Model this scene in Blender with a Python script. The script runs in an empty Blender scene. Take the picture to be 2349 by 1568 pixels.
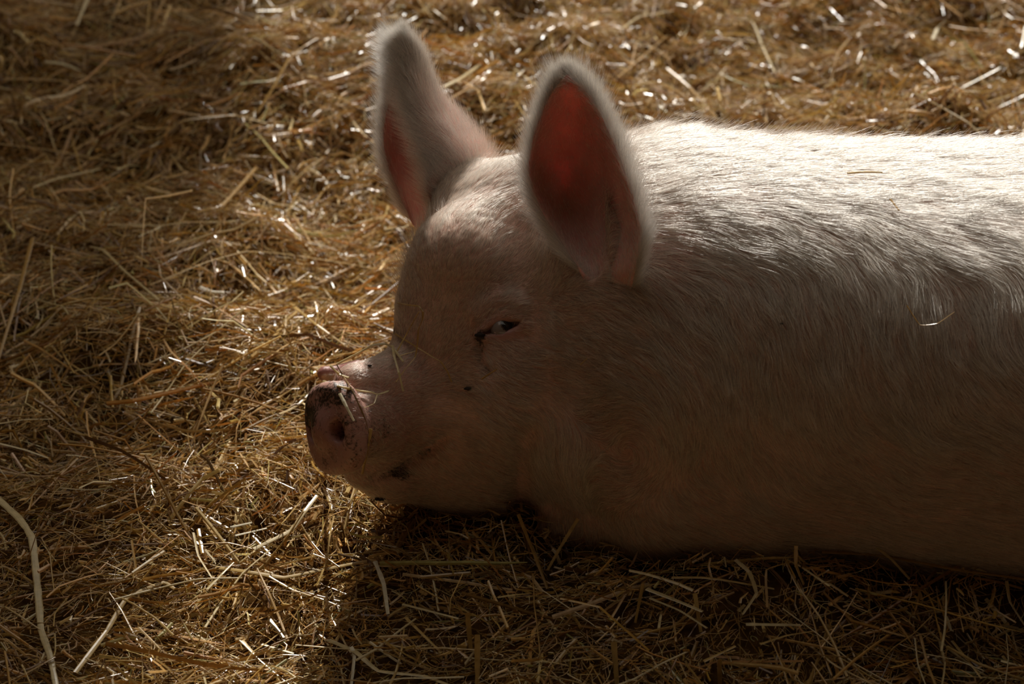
import bpy, math
import numpy as np
from mathutils import Vector

# ------------------------------------------------------------------ camera, world, sun, exposure
SC = bpy.context.scene
COL = SC.collection
W_PX, H_PX = 2349, 1568
FOCAL = 90.0
PITCH = math.radians(28.0)
DIST = 3.40
F_PX = W_PX * FOCAL / 36.0
TGT = np.array([0.0, 0.0, 0.25])
CAM = TGT + DIST * np.array([0.0, -math.cos(PITCH), math.sin(PITCH)])
RIGHT = np.array([1.0, 0.0, 0.0])
UP = np.array([0.0, math.sin(PITCH), math.cos(PITCH)])
FWD = np.array([0.0, math.cos(PITCH), -math.sin(PITCH)])

cam_d = bpy.data.cameras.new('camera')
cam_d.lens = FOCAL
cam_d.sensor_width = 36.0
cam_d.clip_end = 200
cam_d.dof.use_dof = True
cam_d.dof.focus_distance = 3.33
cam_d.dof.aperture_fstop = 5.0
cam = bpy.data.objects.new('camera', cam_d)
cam.location = CAM
cam.rotation_euler = (math.pi / 2 - PITCH, 0, 0)
COL.objects.link(cam)
SC.camera = cam

SUN_EL, SUN_AZ = 38.0, 0.5      # degrees above the horizon; swing from straight behind the pig
sun_d = bpy.data.lights.new('sun', 'SUN')
sun_d.energy = 5.3
sun_d.angle = math.radians(0.6)
sun_d.color = (1.0, 0.95, 0.87)
sun = bpy.data.objects.new('sun', sun_d)
sun.rotation_euler = (-math.radians(90 - SUN_EL), 0, math.radians(SUN_AZ))
sun.location = (0, 8, 6)
COL.objects.link(sun)

world = bpy.data.worlds.new('sky')
SC.world = world
world.use_nodes = True
wn = world.node_tree.nodes
wn.clear()
w_out = wn.new('ShaderNodeOutputWorld')
w_bg = wn.new('ShaderNodeBackground')
w_bg.inputs['Color'].default_value = (1.0, 0.92, 0.79, 1)
# the sky is brighter towards the sun and overhead than behind the photographer
w_tc = wn.new('ShaderNodeTexCoord')
w_dot = wn.new('ShaderNodeVectorMath'); w_dot.operation = 'DOT_PRODUCT'
w_dot.inputs[1].default_value = (0.0, 0.62, 0.78)
w_mr = wn.new('ShaderNodeMapRange')
w_mr.inputs['From Min'].default_value = -0.2; w_mr.inputs['From Max'].default_value = 1.0
w_mr.inputs['To Min'].default_value = 0.21; w_mr.inputs['To Max'].default_value = 0.68
world.node_tree.links.new(w_tc.outputs['Generated'], w_dot.inputs[0])
world.node_tree.links.new(w_dot.outputs['Value'], w_mr.inputs['Value'])
world.node_tree.links.new(w_mr.outputs[0], w_bg.inputs['Strength'])
world.node_tree.links.new(w_bg.outputs[0], w_out.inputs[0])

SC.view_settings.view_transform = 'Standard'
SC.view_settings.look = 'None'
SC.view_settings.gamma = 1.0
SC.view_settings.use_curve_mapping = False
SC.view_settings.exposure = 0.0
SC.cycles.max_bounces = 8
SC.cycles.diffuse_bounces = 4
SC.cycles.glossy_bounces = 3
SC.cycles.transmission_bounces = 6
SC.cycles.sample_clamp_indirect = 4.0
SC.cycles.use_denoising = True
SC.cycles_curves.shape = 'RIBBONS'

# ------------------------------------------------------------------ small maths
rng = np.random.default_rng(7)


def ray(px, py):
    px = np.asarray(px, float); py = np.asarray(py, float)
    d = (FWD[None] + RIGHT[None] * ((px - W_PX / 2) / F_PX).reshape(-1, 1)
         + UP[None] * (-(py - H_PX / 2) / F_PX).reshape(-1, 1))
    return d / np.linalg.norm(d, axis=1, keepdims=True)


def at(px, py, Y):
    """the point of a pixel's ray at world depth Y"""
    d = ray([px], [py])[0]
    return CAM + d * (Y - CAM[1]) / d[1]


def to_px(P):
    q = P - CAM
    z = q @ FWD
    return np.stack([W_PX / 2 + F_PX * (q @ RIGHT) / z, H_PX / 2 - F_PX * (q @ UP) / z], 1)


def hash3(ix, iy, iz, s):
    h = (ix * 374761393 + iy * 668265263 + iz * 2147483647 + s * 1274126177) & 0xFFFFFFFF
    h = ((h ^ (h >> 13)) * 1274126177) & 0xFFFFFFFF
    return ((h ^ (h >> 16)) & 0xFFFF) / 32767.5 - 1.0


def noise3(P, f, s=0):
    Q = P * f
    i = np.floor(Q).astype(np.int64)
    t = Q - i
    t = t * t * (3 - 2 * t)
    r = 0
    for dx in (0, 1):
        for dy in (0, 1):
            for dz in (0, 1):
                w = ((t[:, 0] if dx else 1 - t[:, 0]) * (t[:, 1] if dy else 1 - t[:, 1])
                     * (t[:, 2] if dz else 1 - t[:, 2]))
                r = r + w * hash3(i[:, 0] + dx, i[:, 1] + dy, i[:, 2] + dz, s)
    return r


def unit(v):
    return v / np.maximum(np.linalg.norm(v, axis=-1, keepdims=True), 1e-9)


def smin(a, b, k):
    h = np.clip(0.5 + 0.5 * (b - a) / k, 0, 1)
    return b * (1 - h) + a * h - k * h * (1 - h)


def smax(a, b, k):
    return -smin(-a, -b, k)


def cone(P, a, ra, b, rb):
    ab = b - a
    L = ab @ ab
    t = np.clip(((P - a) @ ab) / max(L, 1e-9), 0, 1)
    return np.linalg.norm(P - a - t[:, None] * ab, axis=1) - (ra + (rb - ra) * t)


def ellip(P, c, R, r):
    """ellipsoid with rotation rows R and radii r"""
    q = (P - c) @ R.T / r
    k = np.linalg.norm(q, axis=1)
    return (k - 1) * min(r) * np.clip(k / np.maximum(np.linalg.norm(q / r, axis=1) * min(r), 1e-6), 0.3, 3)


# ------------------------------------------------------------------ the pig as a smooth implicit shape
S = 1 / 1727.0
YAW = math.radians(40)
HDIR = np.array([-math.cos(YAW), -math.sin(YAW), 0])      # where the head points
HSIDE = np.array([math.sin(YAW), -math.cos(YAW), 0])      # its near side


def hy(px, side=0.0):
    return 0.08 + (px - 1200) * S * math.tan(YAW) + 0


def hp(px, py, dy=0.0):
    return at(px, py, hy(px) + dy)


# snout disc frame
SN_C = at(765, 982, -0.165)
SN_N = unit(-RIGHT * 0.80 - FWD * 0.66 - UP * 0.10)
SN_U = UP * 0.98 - RIGHT * 0.16
SN_U = unit(SN_U - (SN_U @ SN_N) * SN_N)
SN_S = np.cross(SN_U, SN_N)
SN_R = np.stack([SN_S, SN_U, SN_N])

XT = np.array([-0.02, 0.05, 0.12, 0.22, 0.35, 0.5, 0.7, 0.9, 1.05, 1.18, 1.28, 1.34])
AT = np.array([0.10, 0.17, 0.21, 0.245, 0.27, 0.295, 0.315, 0.315, 0.30, 0.26, 0.18, 0.05])
ZT = np.array([0.43, 0.480, 0.503, 0.514, 0.512, 0.502, 0.496, 0.494, 0.488, 0.465, 0.42, 0.33])


def torso(P):
    x = P[:, 0]
    a = np.interp(x, XT, AT)
    top = np.interp(x, XT, ZT)
    bot = -0.03
    zc = (top + bot) / 2
    b = (top - bot) / 2
    y0 = np.interp(x, [0, 0.4, 1.3], [0.03, 0.0, 0.0])
    q = np.abs((P[:, 1] - y0) / a) ** 2.25 + np.abs((P[:, 2] - zc) / b) ** 2.25
    f = (q ** (1 / 2.25) - 1) * np.minimum(a, b) * 0.95
    f = smax(f, -x + 0.0, 0.12)
    f = smax(f, x - 1.30, 0.12)
    return f


def head(P):
    f = cone(P, hp(1150, 640, 0.02), 0.118, hp(1185, 520, 0.03), 0.092)
    f = smin(f, cone(P, hp(1060, 590, 0.0), 0.064, hp(1060, 700, 0.0), 0.074), 0.06)
    f = smin(f, cone(P, hp(1085, 765), 0.096, hp(970, 895), 0.062), 0.05)
    f = smin(f, cone(P, hp(950, 925), 0.063, hp(858, 965, 0.0), 0.053), 0.04)      # muzzle
    f = smin(f, cone(P, hp(900, 885), 0.045, hp(812, 880, 0.01), 0.026), 0.022)      # bridge end
    f = smin(f, cone(P, hp(1090, 1010), 0.098, hp(900, 1065, 0.0), 0.047), 0.035)    # lower jaw
    f = smin(f, cone(P, hp(900, 1070, 0.0), 0.043, hp(835, 1072, 0.0), 0.028), 0.02)
    f = smin(f, cone(P, at(1220, 900, -0.02), 0.125, at(1130, 985, 0.0), 0.115), 0.05)    # cheek
    f = smin(f, cone(P, at(1300, 730, -0.01), 0.085, at(1225, 800, -0.03), 0.08), 0.05)
    # ear roots
    f = smin(f, cone(P, at(1345, 630, 0.02), 0.055, at(1350, 590, 0.0), 0.035), 0.035)
    f = smin(f, cone(P, at(1070, 470, 0.13), 0.048, at(1040, 390, 0.17), 0.026), 0.045)
    return f


def smooth_parts(P):
    f = torso(P)
    f = smin(f, cone(P, at(1260, 640, 0.11), 0.115, at(1500, 640, 0.07), 0.175), 0.07)      # neck
    f = smin(f, cone(P, at(1330, 900, 0.04), 0.13, at(1560, 830, 0.0), 0.185), 0.06)
    # shoulder, elbow and folded near foreleg
    f = smin(f, cone(P, at(1430, 1010, -0.12), 0.085, at(1600, 880, -0.10), 0.14), 0.05)
    f = smin(f, cone(P, at(1330, 1050, -0.06), 0.062, at(1470, 1060, -0.12), 0.075), 0.03)
    f = smin(f, cone(P, at(1290, 1195, -0.10), 0.032, at(1480, 1190, -0.15), 0.050), 0.02)
    f = smin(f, cone(P, at(1560, 1120, -0.15), 0.075, at(1700, 1100, -0.14), 0.10), 0.06)
    # belly and hind thigh
    f = smin(f, cone(P, at(2150, 1110, -0.12), 0.11, at(2600, 1080, -0.12), 0.14), 0.06)
    f = smin(f, cone(P, np.array([1.0, -0.22, 0.13]), 0.14, np.array([1.2, -0.14, 0.2]), 0.14), 0.06)
    f = smin(f, cone(P, np.array([0.98, -0.30, 0.05]), 0.05, np.array([0.74, -0.36, 0.03]), 0.030), 0.03)
    # far foreleg stretched out past the head
    f = smin(f, cone(P, np.array([0.25, 0.16, 0.12]), 0.08, np.array([0.0, 0.30, 0.06]), 0.045), 0.05)
    return smin(f, head(P), 0.035)


def march(px, py, fn, t0=2.6, t1=4.6):
    """walks the pixel's ray on to the surface; nan where it misses"""
    d = ray(px, py)
    t = np.full(len(d), t0)
    for _ in range(90):
        t = t + np.clip(fn(CAM + d * t[:, None]) * 0.7, -0.02, 0.06)
    P = CAM + d * t[:, None]
    bad = (np.abs(fn(P)) > 0.004) | (t > t1)
    P[bad] = np.nan
    return P


def grad(fn, P, e=0.002):
    g = np.stack([fn(P + np.eye(3)[i] * e) - fn(P - np.eye(3)[i] * e) for i in range(3)], 1)
    return unit(g)


EYE_S = march([1148], [752], smooth_parts)[0]
EYE_N = grad(smooth_parts, EYE_S[None])[0]
EYE_R = 0.0155
EYE_C = EYE_S - EYE_N * (EYE_R - 0.0055)
_mp = march([858, 885, 915, 950, 985, 1012], [1098, 1092, 1076, 1050, 1030, 1008], smooth_parts)
_crease = march([1205, 1200, 1192, 1188, 1192], [1000, 1040, 1090, 1130, 1175], smooth_parts)
_lid_u = march([1104, 1118, 1140, 1168, 1192, 1206], [766, 744, 726, 722, 732, 746], smooth_parts)
_lid_l = march([1104, 1125, 1150, 1175, 1200], [768, 768, 768, 762, 746], smooth_parts)
_brow = march([1095, 1110, 1135, 1165, 1195], [715, 700, 690, 692, 704], smooth_parts)
_under = march([1098, 1096, 1100, 1118], [775, 800, 828, 850], smooth_parts)
_eye_pit = march([1150], [748], smooth_parts)[0]


def chain(P, pts, r0, r1=None):
    f = None
    n = len(pts) - 1
    for i in range(n):
        a, b = pts[i], pts[i + 1]
        if np.isnan(a).any() or np.isnan(b).any():
            continue
        ra = r0 + ((r1 if r1 is not None else r0) - r0) * i / n
        rb = r0 + ((r1 if r1 is not None else r0) - r0) * (i + 1) / n
        g = cone(P, a, ra, b, rb)
        f = g if f is None else np.minimum(f, g)
    return f


NOS_NEAR = SN_C + SN_R.T @ np.array([0.027, -0.004, 0.012])
NOS_FAR = SN_C + SN_R.T @ np.array([-0.030, 0.0, 0.012])
if SN_S @ RIGHT < 0:
    NOS_NEAR = SN_C + SN_R.T @ np.array([-0.027, -0.004, 0.012])
    NOS_FAR = SN_C + SN_R.T @ np.array([0.030, 0.0, 0.012])


def pig(P):
    f = smooth_parts(P)
    near_head = (P[:, 0] < 0.12) & (P[:, 0] > -0.4)
    if near_head.any():
        Q = P[near_head]
        g = f[near_head]
        # nose disc: rounded square plate with a firm rim
        q = (Q - SN_C) @ SN_R.T
        e = (np.abs(q[:, 0] / 0.051) ** 2.6 + np.abs(q[:, 1] / 0.060) ** 2.6) ** (1 / 2.6)
        plate = smax((e - 1) * 0.054, np.abs(q[:, 2] + 0.004) - 0.017, 0.014)
        dish = 0.004 * np.clip(1 - (q[:, 0] ** 2 + q[:, 1] ** 2) / 0.035 ** 2, 0, 1)
        g = smin(g, plate + dish, 0.006)
        g = smin(g, cone(Q, SN_C - SN_N * 0.016, 0.043, hp(880, 960), 0.055), 0.010)
        # nostrils
        for c, sx in ((NOS_NEAR, 1), (NOS_FAR, -1)):
            qq = (Q - c) @ SN_R.T
            k = np.sqrt((qq[:, 0] / 0.0105) ** 2 + (qq[:, 1] / 0.0135) ** 2 + (qq[:, 2] / 0.026) ** 2)
            g = smax(g, -(k - 1) * 0.0105, 0.006)
        g = smax(g, -cone(Q, at(1362, 610, -0.115), 0.016, at(1330, 520, -0.03), 0.040), 0.012)     # ear canal
        g = smax(g, -cone(Q, at(1330, 520, -0.035), 0.036, at(1325, 420, 0.0), 0.045), 0.012)
        g = smax(g, -cone(Q, at(1395, 600, -0.155), 0.014, at(1385, 480, -0.085), 0.040), 0.012)
        # mouth line and neck crease
        g = smax(g, -chain(Q, _mp, 0.0065, 0.0075), 0.006)
        # eye: socket, lids, brow fold
        g = smin(g, chain(Q, _brow - EYE_N * 0.006, 0.011), 0.016)
        g = smax(g, -chain(Q, _under, 0.004), 0.014)
        qe = np.linalg.norm(Q - EYE_C, axis=1) - (EYE_R - 0.001)
        slit = ellip(Q, EYE_S + EYE_N * 0.004 - UP * 0.001, np.stack([RIGHT * 0.96 + UP * 0.27, UP * 0.96 - RIGHT * 0.27, -FWD]), np.array([0.028, 0.0050, 0.02]))
        g = smin(g, chain(Q, _lid_u - EYE_N * 0.003, 0.0075), 0.008)
        g = smin(g, chain(Q, _lid_l - EYE_N * 0.003, 0.006), 0.006)
        g = smax(g, -slit, 0.004)
        f[near_head] = g
    m = (P[:, 0] > -0.05) & (P[:, 0] < 0.12)
    if m.any():
        Q = P[m]
        f[m] = smax(f[m], -chain(Q, _crease, 0.006), 0.03)
    # far trotter tip
    m = (P[:, 0] < 0.1) & (P[:, 1] > 0.15)
    if m.any():
        Q = P[m]
        h1 = cone(Q, np.array([0.0, 0.28, 0.06]), 0.040, at(820, 866, 0.25), 0.024)
        h2 = cone(Q, at(812, 864, 0.25), 0.021, at(745, 857, 0.25), 0.011)
        f[m] = smin(f[m], smin(h1, h2, 0.01), 0.02)
    return f


def surface_nets(fn, xs, ys, zs):
    nx, ny, nz = len(xs), len(ys), len(zs)
    st = 4
    cx, cy, cz = xs[::st], ys[::st], zs[::st]
    G = np.stack(np.meshgrid(cx, cy, cz, indexing='ij'), -1).reshape(-1, 3)
    C = fn(G).reshape(len(cx), len(cy), len(cz))
    def up(A, axis, src, dst):
        idx = np.clip(np.searchsorted(src, dst) - 1, 0, len(src) - 2)
        t = np.clip((dst - src[idx]) / (src[idx + 1] - src[idx]), 0, 1)
        a = np.take(A, idx, axis); b = np.take(A, idx + 1, axis)
        sh = [1, 1, 1]; sh[axis] = -1
        t = t.reshape(sh)
        return a * (1 - t) + b * t
    Fv = up(up(up(C, 0, cx, xs), 1, cy, ys), 2, cz, zs).astype(np.float32)
    near = np.argwhere(np.abs(Fv) < 0.03)
    PP = np.stack([xs[near[:, 0]], ys[near[:, 1]], zs[near[:, 2]]], 1)
    vals = np.concatenate([fn(PP[i:i + 400000]) for i in range(0, len(PP), 400000)])
    Fv[near[:, 0], near[:, 1], near[:, 2]] = vals
    inside = Fv < 0
    c = np.zeros((nx - 1, ny - 1, nz - 1), np.int8)
    for dx in (0, 1):
        for dy in (0, 1):
            for dz in (0, 1):
                c += inside[dx:nx - 1 + dx, dy:ny - 1 + dy, dz:nz - 1 + dz]
    act = (c > 0) & (c < 8)
    idx = np.full(act.shape, -1, np.int64)
    cells = np.argwhere(act)
    idx[act] = np.arange(len(cells))
    V = np.stack([(xs[cells[:, 0]] + xs[cells[:, 0] + 1]) / 2, (ys[cells[:, 1]] + ys[cells[:, 1] + 1]) / 2,
                  (zs[cells[:, 2]] + zs[cells[:, 2] + 1]) / 2], 1)
    faces = []
    for ax in range(3):
        sl0 = [slice(None)] * 3; sl1 = [slice(None)] * 3
        sl0[ax] = slice(0, -1); sl1[ax] = slice(1, None)
        a = inside[tuple(sl0)]; b = inside[tuple(sl1)]
        E = np.argwhere(a != b)
        o1, o2 = [(1, 2), (2, 0), (0, 1)][ax]
        ok = (E[:, o1] > 0) & (E[:, o2] > 0) & (E[:, o1] < [nx, ny, nz][o1] - 1) & (E[:, o2] < [nx, ny, nz][o2] - 1)
        E = E[ok]
        q = []
        for d1, d2 in ((0, 0), (1, 0), (1, 1), (0, 1)):
            k = E.copy(); k[:, o1] -= d1; k[:, o2] -= d2
            q.append(idx[k[:, 0], k[:, 1], k[:, 2]])
        q = np.stack(q, 1)
        flip = ~a[E[:, 0], E[:, 1], E[:, 2]]
        q[flip] = q[flip][:, ::-1]
        faces.append(q)
    faces = np.concatenate(faces)
    faces = faces[(faces >= 0).all(1)]
    for _ in range(3):
        fv = fn(V)
        g = np.stack([fn(V + np.eye(3)[i] * 0.001) - fn(V - np.eye(3)[i] * 0.001) for i in range(3)], 1) / 0.002
        V = V - g * (fv / np.maximum((g * g).sum(1), 0.2))[:, None] * 0.8
    # light relaxing
    return V, faces[:, ::-1]


def stretch(a, b, h0, h1, knee):
    out = [a]
    while out[-1] < b:
        x = out[-1]
        out.append(x + (h0 if x < knee else min(h1, h0 + (x - knee) * 0.03)))
    return np.array(out)


# ------------------------------------------------------------------ materials
def mat(name):
    m = bpy.data.materials.new(name)
    m.use_nodes = True
    m.node_tree.nodes.clear()
    N = m.node_tree.nodes
    out = N.new('ShaderNodeOutputMaterial')
    return m, N, m.node_tree.links, out


def principled(N, color=(0.5, 0.5, 0.5, 1), rough=0.6, spec=0.5, **kw):
    p = N.new('ShaderNodeBsdfPrincipled')
    p.inputs['Base Color'].default_value = color
    p.inputs['Roughness'].default_value = rough
    p.inputs['Specular IOR Level'].default_value = spec
    for k, v in kw.items():
        p.inputs[k].default_value = v
    return p


def ramp(N, stops):
    r = N.new('ShaderNodeValToRGB')
    r.color_ramp.elements[0].position = stops[0][0]
    r.color_ramp.elements[0].color = stops[0][1]
    r.color_ramp.elements[1].position = stops[1][0]
    r.color_ramp.elements[1].color = stops[1][1]
    for p, c in stops[2:]:
        e = r.color_ramp.elements.new(p); e.color = c
    return r


def skin_material():
    m, N, L, out = mat('pig_skin')
    p = principled(N, rough=0.5, spec=0.35)
    geo = N.new('ShaderNodeNewGeometry')
    n1 = N.new('ShaderNodeTexNoise'); n1.inputs['Scale'].default_value = 9; n1.inputs['Detail'].default_value = 5
    L.new(geo.outputs['Position'], n1.inputs['Vector'])
    r1 = ramp(N, [(0.35, (0.50, 0.27, 0.20, 1)), (0.65, (0.66, 0.42, 0.34, 1))])
    L.new(n1.outputs['Fac'], r1.inputs['Fac'])
    # redder bare skin, dirt and painted mouth shade come from the attributes laid on the surface
    at1 = N.new('ShaderNodeAttribute'); at1.attribute_name = 'bare'
    at2 = N.new('ShaderNodeAttribute'); at2.attribute_name = 'dirt'
    mx = N.new('ShaderNodeMixRGB'); mx.inputs['Color2'].default_value = (0.30, 0.125, 0.105, 1)
    L.new(at1.outputs['Fac'], mx.inputs['Fac']); L.new(r1.outputs['Color'], mx.inputs['Color1'])
    n2 = N.new('ShaderNodeTexNoise'); n2.inputs['Scale'].default_value = 260; n2.inputs['Detail'].default_value = 3
    L.new(geo.outputs['Position'], n2.inputs['Vector'])
    n3 = N.new('ShaderNodeTexNoise'); n3.inputs['Scale'].default_value = 45; n3.inputs['Detail'].default_value = 6
    L.new(geo.outputs['Position'], n3.inputs['Vector'])
    ad = N.new('ShaderNodeMath'); ad.operation = 'ADD'
    L.new(n2.outputs['Fac'], ad.inputs[0]); L.new(n3.outputs['Fac'], ad.inputs[1])
    # mask of dirt and painted mouth shade, pushed through the noises
    ml = N.new('ShaderNodeMath'); ml.operation = 'MULTIPLY_ADD'
    L.new(at2.outputs['Fac'], ml.inputs[0]); ml.inputs[1].default_value = 0.95
    L.new(ad.outputs[0], ml.inputs[2])
    rd = ramp(N, [(0.0, (0, 0, 0, 1)), (1.0, (1, 1, 1, 1))])
    mr = N.new('ShaderNodeMapRange')
    mr.inputs['From Min'].default_value = 1.30; mr.inputs['From Max'].default_value = 1.55
    L.new(ml.outputs[0], mr.inputs['Value'])
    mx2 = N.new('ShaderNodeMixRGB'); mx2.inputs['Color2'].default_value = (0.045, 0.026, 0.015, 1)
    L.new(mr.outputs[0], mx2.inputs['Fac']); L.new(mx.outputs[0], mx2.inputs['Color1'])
    L.new(mx2.outputs[0], p.inputs['Base Color'])
    bmp = N.new('ShaderNodeBump'); bmp.inputs['Strength'].default_value = 0.5; bmp.inputs['Distance'].default_value = 0.0012
    L.new(n2.outputs['Fac'], bmp.inputs['Height']); L.new(bmp.outputs[0], p.inputs['Normal'])
    rr = N.new('ShaderNodeMapRange'); rr.inputs['To Min'].default_value = 0.55; rr.inputs['To Max'].default_value = 0.33
    L.new(at1.outputs['Fac'], rr.inputs['Value']); L.new(rr.outputs[0], p.inputs['Roughness'])
    L.new(p.outputs[0], out.inputs[0])
    return m


def ear_material():
    m, N, L, out = mat('ear_skin')
    p = principled(N, (0.60, 0.30, 0.25, 1), 0.5, 0.3)
    p.inputs['Subsurface Weight'].default_value = 1.0
    p.inputs['Subsurface Radius'].default_value = (1.0, 0.15, 0.09)
    p.inputs['Subsurface Scale'].default_value = 0.0056
    geo = N.new('ShaderNodeNewGeometry')
    n1 = N.new('ShaderNodeTexNoise'); n1.inputs['Scale'].default_value = 30; n1.inputs['Detail'].default_value = 5
    L.new(geo.outputs['Position'], n1.inputs['Vector'])
    r1 = ramp(N, [(0.3, (0.55, 0.27, 0.22, 1)), (0.7, (0.66, 0.38, 0.32, 1))])
    L.new(n1.outputs['Fac'], r1.inputs['Fac']); L.new(r1.outputs[0], p.inputs['Base Color'])
    L.new(p.outputs[0], out.inputs[0])
    return m


def hair_material(name, root, tip, rough=0.38, diff=0.25):
    m, N, L, out = mat(name)
    inf = N.new('ShaderNodeHairInfo')
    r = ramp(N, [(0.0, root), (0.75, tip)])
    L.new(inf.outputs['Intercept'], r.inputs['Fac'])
    hs = N.new('ShaderNodeHueSaturation')
    vr = N.new('ShaderNodeMapRange'); vr.inputs['To Min'].default_value = 0.45; vr.inputs['To Max'].default_value = 1.35
    L.new(inf.outputs['Random'], vr.inputs['Value']); L.new(vr.outputs[0], hs.inputs['Value'])
    L.new(r.outputs[0], hs.inputs['Color'])
    p = N.new('ShaderNodeBsdfHairPrincipled')
    p.parametrization = 'COLOR'
    L.new(hs.outputs[0], p.inputs['Color'])
    p.inputs['Roughness'].default_value = rough
    p.inputs['Radial Roughness'].default_value = 0.35
    p.inputs['Coat'].default_value = 0.0
    d = N.new('ShaderNodeBsdfDiffuse'); L.new(hs.outputs[0], d.inputs['Color'])
    mx = N.new('ShaderNodeMixShader'); mx.inputs[0].default_value = diff
    L.new(p.outputs[0], mx.inputs[1]); L.new(d.outputs[0], mx.inputs[2])
    L.new(mx.outputs[0], out.inputs[0])
    return m


def straw_material(name, curve=False):
    m, N, L, out = mat(name)
    a = N.new('ShaderNodeAttribute'); a.attribute_name = 'Col'
    p = principled(N, rough=0.34, spec=0.75)
    geo = N.new('ShaderNodeNewGeometry')
    n = N.new('ShaderNodeTexNoise'); n.inputs['Scale'].default_value = 120; n.inputs['Detail'].default_value = 4
    L.new(geo.outputs['Position'], n.inputs['Vector'])
    mr = N.new('ShaderNodeMapRange'); mr.inputs['To Min'].default_value = 0.65; mr.inputs['To Max'].default_value = 1.45
    L.new(n.outputs['Fac'], mr.inputs['Value'])
    hs = N.new('ShaderNodeHueSaturation'); L.new(a.outputs['Color'], hs.inputs['Color'])
    L.new(mr.outputs[0], hs.inputs['Value'])
    L.new(hs.outputs[0], p.inputs['Base Color'])
    mr2 = N.new('ShaderNodeMapRange'); mr2.inputs['To Min'].default_value = 0.18; mr2.inputs['To Max'].default_value = 0.46
    L.new(n.outputs['Fac'], mr2.inputs['Value']); L.new(mr2.outputs[0], p.inputs['Roughness'])
    p.inputs['Coat Weight'].default_value = 0.25; p.inputs['Coat Roughness'].default_value = 0.20
    hs.inputs['Saturation'].default_value = 1.06
    t = N.new('ShaderNodeBsdfTranslucent'); L.new(hs.outputs[0], t.inputs['Color'])
    mx = N.new('ShaderNodeMixShader'); mx.inputs[0].default_value = 0.30
    L.new(p.outputs[0], mx.inputs[1]); L.new(t.outputs[0], mx.inputs[2])
    L.new(mx.outputs[0], out.inputs[0])
    return m


def plain(name, color, rough=0.7, spec=0.3, scale=20, vary=0.3, bump=0.0):
    m, N, L, out = mat(name)
    p = principled(N, color, rough, spec)
    geo = N.new('ShaderNodeNewGeometry')
    n = N.new('ShaderNodeTexNoise'); n.inputs['Scale'].default_value = scale; n.inputs['Detail'].default_value = 6
    L.new(geo.outputs['Position'], n.inputs['Vector'])
    lo = tuple(c * (1 - vary) for c in color[:3]) + (1,)
    hi = tuple(min(1, c * (1 + vary)) for c in color[:3]) + (1,)
    r = ramp(N, [(0.3, lo), (0.7, hi)])
    L.new(n.outputs['Fac'], r.inputs['Fac']); L.new(r.outputs[0], p.inputs['Base Color'])
    if bump:
        b = N.new('ShaderNodeBump'); b.inputs['Distance'].default_value = bump
        L.new(n.outputs['Fac'], b.inputs['Height']); L.new(b.outputs[0], p.inputs['Normal'])
    L.new(p.outputs[0], out.inputs[0])
    return m


M_SKIN = skin_material()
M_EAR = ear_material()
M_HAIR = hair_material('pale_bristle', (0.38, 0.24, 0.17, 1), (0.76, 0.64, 0.49, 1))  # roots darkened to imitate the shade between strands
M_EARHAIR = hair_material('ear_bristle', (0.62, 0.50, 0.40, 1), (0.84, 0.76, 0.66, 1), diff=0.25)
M_STRAW = straw_material('straw')
M_FIBRE = straw_material('straw_fibre')
M_DIRT = plain('trodden_bedding', (0.085, 0.042, 0.012, 1), 1.0, 0.0, 60, 0.6, 0.006)
M_WOOD = plain('weathered_wood', (0.20, 0.14, 0.09, 1), 0.8, 0.2, 6, 0.4)
M_EYE = plain('eyeball_dark', (0.030, 0.018, 0.012, 1), 0.08, 0.6, 40, 0.2)
M_CRUMB = plain('dark_crumb', (0.02, 0.012, 0.008, 1), 0.7, 0.3, 200, 0.5)


# ------------------------------------------------------------------ object helpers
def mesh_obj(name, V, F, mats, parent=None, smooth=True, link=True):
    V = np.asarray(V, np.float32); F = np.asarray(F, np.int32)
    me = bpy.data.meshes.new(name)
    k = F.shape[1]
    me.vertices.add(len(V)); me.loops.add(len(F) * k); me.polygons.add(len(F))
    me.vertices.foreach_set('co', V.ravel())
    me.loops.foreach_set('vertex_index', F.ravel())
    me.polygons.foreach_set('loop_start', np.arange(0, len(F) * k, k, dtype=np.int32))
    me.polygons.foreach_set('use_smooth', np.full(len(F), smooth))
    for m in (mats if isinstance(mats, (list, tuple)) else [mats]):
        me.materials.append(m)
    me.update(calc_edges=True)
    o = bpy.data.objects.new(name, me)
    if link:
        COL.objects.link(o)
    if parent is not None:
        o.parent = parent
    return o


def set_attr(me, name, vals, typ='FLOAT', dom='POINT'):
    a = me.attributes.new(name, typ, dom)
    if typ == 'FLOAT':
        a.data.foreach_set('value', np.asarray(vals, np.float32).ravel())
    else:
        a.data.foreach_set('color', np.asarray(vals, np.float32).ravel())


def curves_obj(name, pts, rad, material, parent=None, col=None):
    """pts (N,K,3), rad (N,K)"""
    n, k = pts.shape[:2]
    cd = bpy.data.hair_curves.new(name)
    cd.add_curves([k] * n)
    cd.position_data.foreach_set('vector', pts.reshape(-1).astype(np.float32))
    a = cd.attributes.get('radius') or cd.attributes.new('radius', 'FLOAT', 'POINT')
    a.data.foreach_set('value', rad.reshape(-1).astype(np.float32))
    if col is not None:
        c = cd.attributes.new('Col', 'FLOAT_COLOR', 'CURVE')
        c.data.foreach_set('color', col.reshape(-1).astype(np.float32))
    cd.materials.append(material)
    o = bpy.data.objects.new(name, cd)
    COL.objects.link(o)
    if parent is not None:
        o.parent = parent
    return o


def tag(o, label=None, cat=None, group=None, kind=None):
    if label: o['label'] = label
    if cat: o['category'] = cat
    if group: o['group'] = group
    if kind: o['kind'] = kind
    return o


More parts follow.
